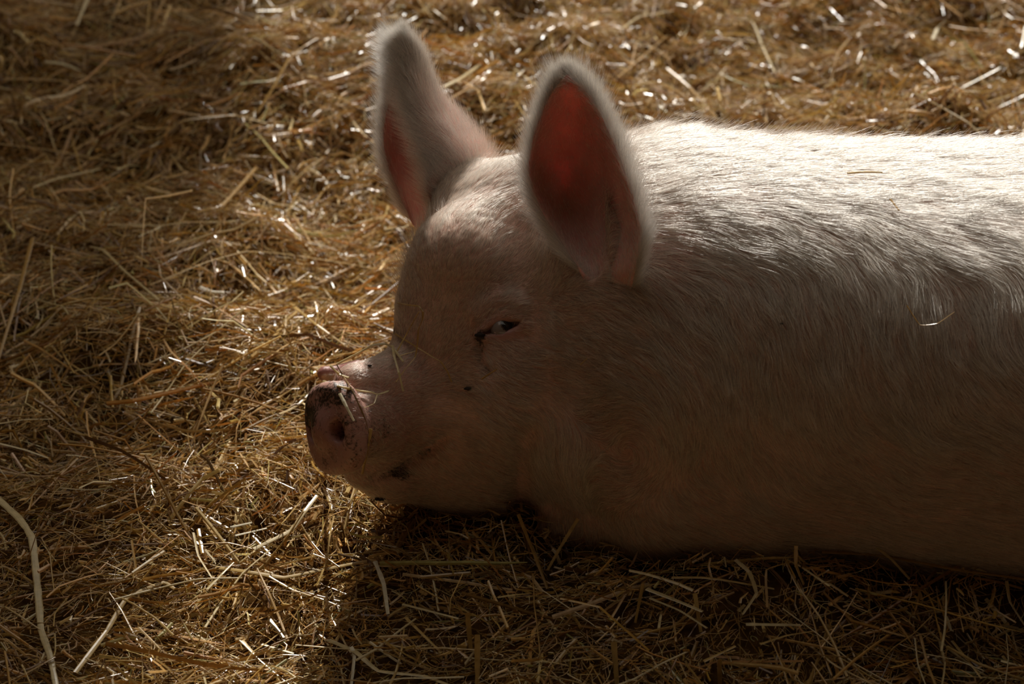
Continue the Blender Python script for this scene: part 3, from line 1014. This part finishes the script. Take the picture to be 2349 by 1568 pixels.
# name, pixel line, half width mm, colour, label, lifts mm
GROUND_STRAWS = [
    ('straw_ribbon', [(-20, 1130), (42, 1186), (73, 1232), (82, 1305), (90, 1389), (94, 1443), (115, 1504), (132, 1590)], 6.0, PALE, 'long flat pale straw leaf bending down along the bottom left edge', 14),
    ('straw_stalk', [(-20, 1012), (57, 1031), (111, 1050)], 2.8, PALE, 'short pale stalk entering from the left edge below the snout level', 20),
    ('straw_stalk', [(494, 1301), (574, 1312), (651, 1324), (746, 1305), (842, 1286)], 3.6, GOLD, 'thick gleaming stalk lying level in the sunlit straw under the chin', 16),
    ('straw_stalk', [(582, 1259), (666, 1217), (700, 1171), (727, 1136)], 3.8, PALE, 'broad split stalk slanting up towards the lower lip in sunlight', 18),
    ('straw_stalk', [(528, 1209), (578, 1198)], 2.2, WHITE, 'short white gleaming stalk, upper one of two parallel pieces left of the chin', 22),
    ('straw_stalk', [(540, 1228), (612, 1211)], 2.0, WHITE, 'thin white gleaming stalk just below a shorter parallel one left of the chin', 22),
    ('straw_stalk', [(444, 1221), (455, 1274), (486, 1324)], 2.0, PALE, 'pale bent stalk with a node standing at the sun patch edge', 20),
    ('straw_stalk', [(475, 1351), (509, 1316), (536, 1289)], 2.4, PALE, 'yellowish stalk with dark nodes slanting in the sunlit straw', 20),
    ('straw_butt', [(555, 1469), (582, 1498)], 3.8, GOLD, 'short fat yellow straw stub with node in the bottom sun patch', 20),
    ('straw_stalk', [(601, 1477), (674, 1498)], 2.8, PALE, 'pale stalk lying just right of a fat yellow stub', 18),
    ('straw_stalk', [(618, 1420), (651, 1462)], 3.6, GOLD, 'broad short stalk above a fat yellow stub near the shadow edge', 18),
    ('straw_ribbon', [(172, 1542), (245, 1446), (291, 1370), (375, 1335), (400, 1350)], 3.6, GOLD, 'long dull leaf curving up from the bottom left into the sunlight', 14),
    ('straw_stalk', [(75, 545), (42, 672), (-5, 825)], 3.6, OCHRE, 'long upright ochre stalk in shade at the left edge', 24),
    ('straw_stalk', [(207, 565), (237, 573), (287, 622), (364, 687)], 2.8, PALE, 'pale grey stalk slanting down right in the shaded left bedding', 20),
    ('straw_stalk', [(344, 653), (478, 599), (566, 576), (651, 582), (765, 599), (857, 615)], 2.2, GOLD, 'very long thin golden stalk arching level towards the forehead', 26),
    ('straw_stalk', [(666, 695), (727, 745), (796, 795)], 2.6, GOLD, 'golden stalk slanting down to the bridge of the snout', 24),
    ('straw_stalk', [(1189, 1179), (1224, 1267), (1256, 1350)], 3.0, OCHRE, 'brown upright stalk, left arm of a V under the jowl', [70, 35, 5]),
    ('straw_stalk', [(1326, 1189), (1287, 1252), (1256, 1307)], 2.8, GOLD, 'golden upright stalk, right arm of a V under the jowl', [70, 40, 15]),
    ('straw_ribbon', [(754, 1467), (817, 1495), (868, 1538), (974, 1550), (1040, 1575)], 4.0, PALE, 'long pale leaf bent along the bottom edge in shade', 18),
    ('straw_stalk', [(805, 1483), (813, 1503), (805, 1575)], 3.0, WHITE, 'bright stalk catching sun at the bottom edge over a pale leaf', [26, 22, 10]),
    ('straw_ribbon', [(860, 1287), (880, 1338), (890, 1408)], 3.4, WHITE, 'bright leaf stub at the shadow boundary under the chin', 22),
    ('straw_stalk', [(1095, 1455), (1095, 1580)], 4.2, OCHRE, 'thick upright stalk at the bottom edge, left of the other upright one', [45, 0]),
    ('straw_stalk', [(1408, 1471), (1416, 1580)], 4.0, GOLD, 'thick round ended yellow stalk standing at the bottom edge', [45, 0]),
    ('straw_stalk', [(1072, 1405), (1080, 1491)], 4.0, OCHRE, 'broad brown stalk leaning just above a thick upright one', [40, 5]),
    ('straw_stalk', [(931, 1416), (1013, 1497)], 2.6, GOLD, 'stalk slanting down right in the shade below the chin', 18),
    ('straw_stalk', [(923, 1385), (1052, 1418)], 2.2, PALE, 'thin pale stalk lying nearly level in shade below the chin', 18),
    ('straw_stalk', [(1483, 1350), (1560, 1380), (1612, 1402)], 3.6, PALE, 'wide pale stalk in shade, upper one of a parallel pair below the elbow', 22),
    ('straw_stalk', [(1491, 1371), (1560, 1400), (1622, 1440)], 3.0, PALE, 'pale stalk in shade, lower one of a parallel pair below the elbow', 18),
    ('straw_stalk', [(1475, 1338), (1457, 1428)], 2.4, OCHRE, 'dark upright stalk beside a pale parallel pair', [30, 5]),
    ('straw_stalk', [(1885, 1265), (2006, 1271), (2107, 1289), (2208, 1308), (2349, 1328), (2440, 1350)], 4.6, GOLD, 'longest thick golden stalk lying against the belly at the right', [26, 30, 32, 32, 30, 26]),
    ('straw_stalk', [(2038, 1271), (2095, 1233), (2147, 1283)], 1.8, OCHRE, 'thin stalk folded into a peak against the dark belly', [20, 50, 20]),
    ('straw_stalk', [(2002, 1247), (2046, 1283), (2087, 1328)], 2.6, PALE, 'greyish stalk crossing the longest golden stalk', [50, 38, 20]),
    ('straw_stalk', [(1760, 1392), (1758, 1306), (1824, 1287), (1897, 1275)], 1.8, OCHRE, 'thin brown stalk kinked at a right angle below the belly', 24),
    ('straw_stalk', [(1826, 1251), (1826, 1295), (1844, 1340)], 2.8, GOLD, 'short bent stalk standing up against the dark belly', [50, 28, 8]),
    ('straw_ribbon', [(1687, 1283), (1719, 1312), (1735, 1360), (1703, 1409)], 3.0, PALE, 'curled pale leaf hooked like a question mark below the belly', 22),
    ('straw_stalk', [(1541, 1324), (1610, 1324), (1663, 1330), (1776, 1350)], 2.6, GOLD, 'level golden stalk lying close under the elbow in shade', 20),
    ('straw_stalk', [(1594, 1360), (1608, 1449)], 3.0, GOLD, 'yellow stalk standing across the end of a pale parallel pair', [35, 8]),
    ('straw_stalk', [(1711, 1431), (1836, 1433)], 3.0, PALE, 'clean pale stalk lying level in the lower right shade', 24),
    ('straw_ribbon', [(2309, 1332), (2317, 1380), (2355, 1440)], 3.0, PALE, 'pale curled leaf hanging from the longest golden stalk', [24, 16, 12]),
    ('straw_stalk', [(1743, 1477), (1804, 1457), (1865, 1447)], 2.8, GOLD, 'golden stalk bowed upward in the lower right shade', 20),
    ('straw_stalk', [(1614, 1516), (1687, 1481)], 3.0, GOLD, 'short golden stalk slanting up right near the bottom edge', 20),
    ('straw_stalk', [(2184, 1469), (2220, 1514), (2252, 1556)], 2.0, GOLD, 'thin golden stalk slanting down in the bottom right corner', 20),
    ('straw_stalk', [(1650, 1512), (1652, 1580)], 4.2, OCHRE, 'wide brown leaf tip standing at the bottom edge', [35, 0]),
    ('straw_stalk', [(2150, 195), (2161, 231), (2165, 330)], 4.0, WHITE, 'brilliant white stalk standing upright behind the back', [60, 45, 5]),
    ('straw_stalk', [(1681, 27), (1728, 52), (1749, 105), (1778, 166)], 3.0, PALE, 'pale jointed stalk hooked over with a glowing end behind the back', 30),
    ('straw_stalk', [(2197, 206), (2295, 155), (2342, 108), (2352, 60)], 2.6, WHITE, 'long bright stalk bending up to the top right edge', 34),
    ('straw_stalk', [(2215, 249), (2352, 208)], 3.0, GOLD, 'dull golden stalk slanting up to the right edge behind the rump', 30),
    ('straw_stalk', [(2078, 58), (2129, 7)], 3.4, PALE, 'pale stalk slanting to the top edge at upper right', 30),
    ('straw_ribbon', [(2140, 90), (2150, 66), (2168, 47)], 4.0, WHITE, 'small bright curled leaf above the upright white stalk', 34),
    ('straw_stalk', [(1645, 87), (1717, 94), (1793, 112)], 3.2, GOLD, 'broad golden stalk lying level behind the shoulder', 24),
    ('straw_stalk', [(1529, 157), (1583, 202), (1645, 271)], 3.8, OCHRE, 'brown stalk with bright end slanting down to the shoulder line', 30),
    ('straw_stalk', [(1004, 206), (1056, 180), (1104, 146)], 3.6, PALE, 'bright blurred stalk between the two ears', 28),
    ('straw_stalk', [(1373, 72), (1429, 63), (1468, 37), (1546, 24)], 3.4, PALE, 'pale blurred stalk near the top edge above the near ear', 28),
    ('straw_stalk', [(1407, 185), (1537, 76)], 3.2, OCHRE, 'long dull stalk slanting up right behind the near ear', 26),
    ('straw_stalk', [(1182, 159), (1234, 198)], 3.0, PALE, 'short stalk slanting down to the near ear from the left', 26),
    ('straw_stalk', [(-5, 8), (77, 42), (172, 65), (235, 82)], 3.8, OCHRE, 'long shaded stalk in the top left corner', 26),
    ('straw_stalk', [(203, -8), (176, 57)], 4.0, PALE, 'pale stalk pointing down from the top edge at upper left', 32),
    ('straw_stalk', [(589, 260), (628, 199), (666, 130), (727, 88), (857, 69)], 3.8, OCHRE, 'long brown stalk curving up and right to the far ear tip', 28),
    ('straw_stalk', [(452, 486), (509, 471), (589, 383)], 4.2, OCHRE, 'broad brown bent stalk in the mid left straw', 24),
    ('straw_stalk', [(360, 321), (421, 276), (536, 264), (612, 283)], 2.8, GOLD, 'arched golden stalk over a dark hollow at upper left', 28),
    ('straw_stalk', [(-5, 329), (115, 344), (268, 371)], 2.8, GOLD, 'long level stalk in the shaded upper left', 28),
    ('straw_ribbon', [(77, 429), (130, 409), (230, 387)], 3.4, PALE, 'pale bent leaf in the shaded left bedding', 26),
    ('straw_stalk', [(589, 444), (631, 467), (704, 475), (762, 467)], 3.6, GOLD, 'golden stalk lying level left of the far ear base', 26),
    ('straw_stalk', [(390, 252), (460, 265), (575, 266)], 3.0, OCHRE, 'brown stalk lying under an arched golden one at upper left', 18),
]

GROUND_SPINES = []
for name, line, hw, colr, label, lifts in GROUND_STRAWS:
    if not isinstance(lifts, list):
        lifts = [lifts + 6] * len(line)
    GROUND_SPINES.append(np.array([on_ground(p[0], p[1], l * 0.001) for p, l in zip(line, lifts)]))

# the bedding leaves these stalks lying free on top: cells round and in front of them stay empty
CELL = 0.007
_occ = set()
for sp in GROUND_SPINES + [np.array([at(815, 862, 0.25), at(740, 856, 0.25)])]:
    q = catmull(sp, 50 * (len(sp) - 1))
    vd = unit(CAM - q)
    for t in np.arange(0, 0.075, 0.005):
        for k in np.floor((q + vd * t) / CELL).astype(int):
            for dz in (0, 1):
                _occ.add((k[0], k[1], k[2] + dz))
OCC = np.array(sorted(_occ), dtype=np.int64)
OCC_H = np.unique((OCC[:, 0] + 4096) * (1 << 26) + (OCC[:, 1] + 4096) * (1 << 13) + OCC[:, 2] + 4096)


def lies_free(pts):
    n, K = pts.shape[:2]
    hit = np.zeros(n, bool)
    for k in range(K - 1):
        for t in (0, 0.34, 0.67, 1.0) if K < 5 else (0, 0.2, 0.4, 0.6, 0.8, 1.0):
            c = np.floor((pts[:, k] * (1 - t) + pts[:, k + 1] * t) / CELL).astype(np.int64)
            h = (c[:, 0] + 4096) * (1 << 26) + (c[:, 1] + 4096) * (1 << 13) + c[:, 2] + 4096
            hit |= np.isin(h, OCC_H)
    return ~hit


def tubes(P, Wd, Tk, rot, col, side=4):
    """flattened straw tubes: P (N,K,3) spines, Wd (N,K) half widths, Tk (N,) thickness ratio, rot (N,) roll"""
    n, K = P.shape[:2]
    T = unit(np.gradient(P, axis=1))
    ref = np.zeros((n, 1, 3)); ref[..., 2] = 1
    A = unit(np.cross(T, ref + 0.01))
    B = np.cross(T, A)
    c, s = np.cos(rot)[:, None, None], np.sin(rot)[:, None, None]
    A, B = A * c + B * s, B * c - A * s
    ang = np.linspace(0, 2 * math.pi, side, endpoint=False)
    ring = (A[:, :, None] * np.cos(ang)[None, None, :, None]
            + B[:, :, None] * (np.sin(ang)[None, None, :, None] * Tk[:, None, None, None])) * Wd[:, :, None, None]
    V = (P[:, :, None] + ring).reshape(-1, 3)
    I = np.arange(n * K * side).reshape(n, K, side)
    J = np.roll(I, -1, 2)
    F = np.stack([I[:, :-1], J[:, :-1], J[:, 1:], I[:, 1:]], -1).reshape(-1, 4)
    if side == 4:
        F = np.concatenate([F, I[:, 0][:, ::-1], I[:, -1]])
    C = np.repeat(col, K * side, axis=0)
    return V, F, C


PAL = np.array([(0.64, 0.42, 0.15), (0.72, 0.53, 0.24), (0.55, 0.33, 0.10), (0.40, 0.23, 0.08), (0.80, 0.66, 0.40),
                (0.52, 0.36, 0.17), (0.22, 0.12, 0.05), (0.45, 0.40, 0.16)])
PALW = np.array([.19, .17, .18, .17, .08, .09, .10, .02])


def straw_cols(n):
    k = rng.choice(len(PAL), n, p=PALW / PALW.sum())
    c = PAL[k] * rng.uniform(0.75, 1.2, (n, 1)) * (1 + rng.normal(0, 0.04, (n, 3)))
    return np.concatenate([np.clip(c, 0.01, 0.95), np.ones((n, 1))], 1)


def scatter_spines(n, K, lmin, lmax, region, tilt, layer, kink, curve):
    x = rng.uniform(region[0], region[1], n); y = rng.uniform(region[2], region[3], n)
    L = np.exp(rng.uniform(math.log(lmin), math.log(lmax), n))
    P0 = np.stack([x, y, np.zeros(n)], 1)
    # locks of straw share a heading
    head_ = noise3(P0, 3.5, 31) * 2.6 + noise3(P0, 9.0, 32) * 1.2 + rng.normal(0, 0.75, n)
    pit = rng.normal(0, tilt, n)
    bend = rng.normal(0, curve, n)
    kk = rng.integers(1, K - 1, n); kang = np.where(rng.random(n) < kink, rng.normal(0, 0.8, n), 0)
    kpit = np.where(rng.random(n) < kink, rng.normal(0, 0.35, n), 0)
    pts = np.zeros((n, K, 3))
    pos = np.zeros((n, 3))
    for k in range(1, K):
        hd = head_ + bend * (k / K - 0.5) + kang * (k > kk)
        pt = pit + kpit * (k > kk)
        pos = pos + np.stack([np.cos(hd) * np.cos(pt), np.sin(hd) * np.cos(pt), np.sin(pt)], 1) * (L / (K - 1))[:, None]
        pts[:, k] = pos
    pts -= pts.mean(1, keepdims=True)
    pts[..., 0] += x[:, None]; pts[..., 1] += y[:, None]
    # follow the ground, sit at a random layer, keep the lowest point above it
    gh_ = np.stack([ground_h(pts[:, k, 0], pts[:, k, 1]) for k in range(K)], 1)
    pts[..., 2] += gh_.mean(1)[:, None] * 0.5 + gh_ * 0.5
    low = (pts[..., 2] - gh_).min(1)
    pts[..., 2] += (np.maximum(0, -low) * 0.75)[:, None] + (rng.random(n) ** 1.4 * layer)[:, None]
    return pts, L


def clear_of_pig(pts, eps=0.004):
    f = np.full(pts.shape[:2], 1.0)
    box = (pts[..., 0] > -0.40) & (pts[..., 0] < 1.4) & (pts[..., 1] > -0.45) & (pts[..., 1] < 0.45)
    if box.any():
        f[box] = pig(pts[box])
    return f.min(1) > -eps


REG = (-1.40, 1.45, -1.0, 2.4)
nq = 1.0
VS, FS, CS = [], [], []
off = 0
for (n, K, l0, l1, w0, w1, tilt, layer, kink, curve, region) in (
        (int(82000 * nq), 4, 0.012, 0.055, 0.0006, 0.0026, 0.30, 0.026, 0.35, 0.25, REG),
        (int(17500 * nq), 5, 0.04, 0.12, 0.0009, 0.0029, 0.18, 0.028, 0.5, 0.2, REG),
        (int(2200 * nq), 6, 0.12, 0.26, 0.0014, 0.0034, 0.12, 0.032, 0.5, 0.25, REG),
        (int(22000 * nq), 4, 0.03, 0.12, 0.0010, 0.0024, 0.16, 0.020, 0.3, 0.5, (-1.85, 3.0, -2.0, 4.4)),
):
    pts, L = scatter_spines(n, K, l0, l1, region, tilt, layer, kink, curve)
    ok = clear_of_pig(pts) & lies_free(pts)
    if region is not REG:
        m = pts.mean(1)
        ok &= ~((m[:, 0] > REG[0]) & (m[:, 0] < REG[1]) & (m[:, 1] > REG[2]) & (m[:, 1] < REG[3]))
    pts = pts[ok]; n = len(pts)
    w = rng.uniform(0, 1, n) ** 1.9 * (w1 - w0) + w0
    prof = 1 - 0.25 * np.linspace(0, 1, K)[None] * rng.random((n, 1))
    tip = rng.random(n) < 0.3
    prof[tip, -1] *= 0.25
    V, F, C = tubes(pts, w[:, None] * prof, rng.uniform(0.18, 0.7, n), rng.uniform(0, math.pi, n), straw_cols(n))
    VS.append(V); FS.append(F + off); CS.append(C); off += len(V)
V = np.concatenate(VS); F = np.concatenate(FS); C = np.concatenate(CS)
bed = mesh_obj('straw_bedding', V, F, M_STRAW, smooth=False)
set_attr(bed.data, 'Col', C, 'FLOAT_COLOR')
tag(bed, 'deep trodden golden straw bedding all round the pig', 'straw', kind='stuff')
del VS, FS, CS, V, F, C

# thin fibres and chaff threads
n = int(100000 * nq)
pts, L = scatter_spines(n, 5, 0.012, 0.07, REG, 0.30, 0.030, 0.3, 1.6)
ok = clear_of_pig(pts, 0.002) & lies_free(pts)
pts = pts[ok]; n = len(pts)
rad = rng.uniform(0.00018, 0.0005, (n, 1)) * np.ones((1, 5))
fib = curves_obj('chaff', pts, rad, M_FIBRE, None, straw_cols(n))
tag(fib, 'fine broken straw fibres and chaff mixed through the bedding', 'straw', kind='stuff')

def one_straw(name, spine, hw, col, label, cat='straw', flat=0.22, roll=0.3, taper=0.3, group=None, node=True):
    spine = np.asarray(spine)
    nsub = 5 if len(spine) > 2 else 8
    seg = nsub * (len(spine) - 1) + 1
    sm = catmull(spine, seg)
    u = np.linspace(0, len(spine) - 1, seg); i0 = np.minimum(u.astype(int), len(spine) - 2); fu = (u - i0)[:, None]
    P = (spine[i0] * (1 - fu) + spine[i0 + 1] * fu) * 0.65 + sm * 0.35
    t = np.linspace(0, 1, seg)
    w = hw * (1 - taper * t) * (1 + rng.normal(0, 0.07, seg))
    P0 = P.mean(0)
    V, F, C = tubes((P - P0)[None], w[None], np.array([flat]), np.array([roll]), np.array([[*col, 1.0]]), side=8)
    K = seg
    I = np.arange(K * 8).reshape(K, 8)
    caps = np.array([[I[0, 0], I[0, 7], I[0, 6], I[0, 5]], [I[0, 0], I[0, 5], I[0, 4], I[0, 3]], [I[0, 0], I[0, 3], I[0, 2], I[0, 1]],
                     [I[-1, 0], I[-1, 1], I[-1, 2], I[-1, 3]], [I[-1, 0], I[-1, 3], I[-1, 4], I[-1, 5]], [I[-1, 0], I[-1, 5], I[-1, 6], I[-1, 7]]])
    F = np.concatenate([F, caps])
    o = mesh_obj(name, V, F, M_STRAW, smooth=False)
    o.location = P0
    set_attr(o.data, 'Col', C, 'FLOAT_COLOR')
    tag(o, label, cat, group)
    return o


for (name, line, hw, colr, label, lifts), sp in zip(GROUND_STRAWS, GROUND_SPINES):
    one_straw(name, sp, hw * 0.001 * 0.95, colr, label, roll=float(rng.uniform(-0.35, 0.35)))

# straws lying on the pig itself: each rests on the skin or just over it
def on_pig(line, gap=0.006):
    Pm = march([p[0] for p in line], [p[1] for p in line], pig)
    out = []
    last = None
    for p, m in zip(line, Pm):
        if np.isnan(m).any():
            m = at(p[0], p[1], last[1] + 0.01) if last is not None else None
        out.append(m)
        if m is not None:
            last = m
    for i in range(len(out) - 1, -1, -1):
        if out[i] is None:
            out[i] = at(line[i][0], line[i][1], out[i + 1][1])
    return [m + unit(CAM - m) * gap for m in out]


PIG_STRAWS = [
    ('bent_straw', [(774, 834), (811, 815), (854, 792), (883, 788), (901, 797), (925, 829)], 1.7, PALE, 'pale blade bent over the bridge of the snout', 9),
    ('bent_straw', [(901, 792), (904, 815), (915, 854), (925, 897)], 1.6, PALE, 'blade hanging straight down the muzzle below a bent one', 11),
    ('thin_straw', [(911, 694), (936, 699), (961, 702), (970, 715), (969, 733), (960, 756), (957, 794), (952, 819), (933, 842), (908, 876)], 1.3, OCHRE, 'long hooked golden stem draped down the face before the eye', 9),
    ('thin_straw', [(961, 715), (949, 736), (933, 765), (911, 805)], 1.3, GOLD, 'short greenish stem beside the long hooked one on the face', 12),
    ('thin_straw', [(758, 840), (811, 827), (854, 811), (874, 799)], 1.3, BROWN, 'brown stem lying on the snout under a pale bent blade', 6),
    ('straw_stalk', [(744, 874), (779, 886), (820, 895), (851, 899), (865, 904), (879, 901), (892, 896)], 2.4, PALE, 'crumpled pale stalk lying across the snout behind the nose disc', 10),
    ('straw_stalk', [(779, 902), (795, 933), (812, 965)], 2.0, WHITE, 'bright sunlit straw piece hanging over the nose disc edge', 13),
    ('straw_stalk', [(851, 983), (845, 1021), (831, 1086)], 1.9, GOLD, 'straight straw hanging down the side of the nose', 12),
    ('thin_straw', [(772, 835), (787, 862), (804, 887), (825, 931), (839, 965), (852, 1017)], 1.0, BROWN, 'long dark stem running down the side of the muzzle', 9),
    ('thin_straw', [(906, 765), (958, 797), (990, 817), (1011, 829), (1026, 851), (1036, 876)], 1.0, OCHRE, 'thin stem slanting from the snout bridge to the cheek', 9),
    ('thin_straw', [(918, 815), (953, 805)], 0.9, GOLD, 'tiny stem between the hooked stem and hanging blade', 10),
    ('straw_chip', [(1106, 868), (1139, 847)], 2.2, OCHRE, 'short flat straw chip on the cheek below the eye', 13),
    ('straw_chip', [(1332, 836), (1346, 822)], 1.3, GOLD, 'tiny straw chip on the cheek below the near ear', 15),
    ('straw_chip', [(1944, 397), (1985, 394), (2024, 395)], 1.7, GOLD, 'straw piece lying level on the sunlit back', 14),
    ('straw_chip', [(2043, 457), (2062, 482)], 1.6, OCHRE, 'small straw piece slanting on the flank hair below the sunlit back', 14),
    ('straw_chip', [(757, 838), (778, 858), (800, 866)], 2.0, PALE, 'frayed pale chip at the top of the nose', 14),
    ('thin_straw', [(865, 905), (858, 925), (835, 935)], 0.9, PALE, 'thin thread of straw dangling under the crumpled stalk', 11),
    ('thin_straw', [(2080, 700), (2110, 745), (2150, 742), (2190, 715)], 0.7, OCHRE, 'curled thin brown thread on the flank', 12),
]
for name, line, hw, colr, label, gap in PIG_STRAWS:
    one_straw(name, on_pig(line, gap * 0.001 + 0.006), hw * 0.001 * 1.25, colr, label, roll=float(rng.uniform(-0.4, 0.4)), flat=0.45)

# dark crumbs of dirt on the face and back
CRUMBS = [((1074, 891), 3.2, 'dark crumb on the cheek'), ((872, 1143), 4.5, 'dark crumb of muck under the chin'), ((848, 838), 2.0, 'small dark crumb on the snout bridge'),
          ((1100, 768), 4.0, 'dark crust at the inner corner of the eye'), ((1793, 742), 1.8, 'tiny dark speck on the flank')]
for (pp, r, label) in CRUMBS:
    m = march([pp[0]], [pp[1]], pig)[0]
    if np.isnan(m).any():
        continue
    v, f = ball(np.zeros(3), r * 0.001, 12, 8, (1.5, 0.8, 0.7))
    v = v * (1 + 0.35 * noise3(v, 500, 3)[:, None])
    o = mesh_obj('dirt_crumb', v, f, M_CRUMB)
    o.location = m + unit(CAM - m) * 0.003
    tag(o, label + ' of the pig', 'dirt crumb')

# the largest of the other loose stalks, each its own object
zones = [
    ((0.02, 0.70, -0.58, -0.36), 60, 'loose straw stalk lying among others in the pig\'s shadow under its body', 'loose stalks in the pig\'s shadow'),
    ((-0.66, -0.08, -0.60, -0.12), 60, 'loose straw stalk lying among others in the sun before the snout and chin', 'loose stalks before the snout'),
    ((-0.75, -0.20, 0.05, 1.2), 55, 'loose straw stalk lying among others beyond the snout and far ear', 'loose stalks beyond the snout'),
    ((0.0, 0.95, 0.75, 1.6), 45, 'loose straw stalk lying among others behind the pig\'s back', 'loose stalks behind the back'),
]
protos = []
for k in range(6):
    L_ = rng.uniform(0.10, 0.17)
    tt = np.linspace(-0.5, 0.5, 4)
    kx = rng.normal(0, 0.10)
    sp = np.stack([tt * L_, kx * L_ * (tt ** 2) * 3, 0.004 * np.sin(tt * 5)], 1)
    o = one_straw('straw_stalk', sp, rng.uniform(0.0014, 0.0022), (PALE, GOLD, OCHRE, PALE, GOLD, OCHRE)[k], zones[0][2], group=zones[0][3], flat=rng.uniform(0.3, 0.6))
    protos.append(o)
for zi, (reg, cnt, label, grp) in enumerate(zones):
    i = 0
    while i < cnt:
        src = protos[i % 6]
        o = src if (zi == 0 and i < 6) else src.copy()
        for _try in range(40):
            x = rng.uniform(reg[0], reg[1]); y = rng.uniform(reg[2], reg[3])
            a = rng.uniform(0, 2 * math.pi)
            ex = 0.07 * math.cos(a); ey = 0.07 * math.sin(a)
            hh = ground_h(np.array([x, x - ex, x + ex]), np.array([y, y - ey, y + ey]))
            z = hh.max() + rng.uniform(0.010, 0.024)
            line = np.array([[x - ex, y - ey, z], [x, y, z], [x + ex, y + ey, z]])
            if pig(line).min() > 0.01:
                break
        o.location = (x, y, z)
        o.rotation_euler = (rng.uniform(-1, 1), -math.atan2(hh[2] - hh[1], 0.14) + rng.normal(0, 0.10), a)
        if o is not src:
            COL.objects.link(o)
        o['label'] = label; o['group'] = grp
        i += 1


# ------------------------------------------------------------------ unseen barn shell, added to shade and frame the light
def slab(name, lo, hi, m):
    lo = np.array(lo, float); hi = np.array(hi, float)
    V = np.array([[(lo, hi)[i][0], (lo, hi)[j][1], (lo, hi)[k][2]] for i in (0, 1) for j in (0, 1) for k in (0, 1)])
    F = np.array([[0, 1, 3, 2], [4, 6, 7, 5], [0, 4, 5, 1], [2, 3, 7, 6], [0, 2, 6, 4], [1, 5, 7, 3]])
    o = mesh_obj(name, V, F, m, smooth=False)
    o['kind'] = 'structure'
    return o


slab('wall_front_shade', (-1.95, -4.2, -0.05), (3.2, -4.0, 3.2), M_WOOD)       # unseen, added behind the photographer to keep the near side dark
slab('wall_right', (3.2, -4.2, -0.05), (3.35, 1.2, 3.2), M_WOOD)
slab('wall_left_shade', (-2.1, -4.2, -0.05), (-1.95, 4.0, 3.2), M_WOOD)  # unseen, added close by to cut skylight from the left bedding
slab('ceiling_shade', (-2.1, -4.2, 3.2), (3.35, -0.6, 3.3), M_WOOD)  # unseen overhang, added to limit the sky fill from above
slab('wall_outer_shade', (-12.0, 16.0, -0.05), (-0.62, 16.2, 14.0), M_WOOD)        # unseen wall added so that its edge shades the left
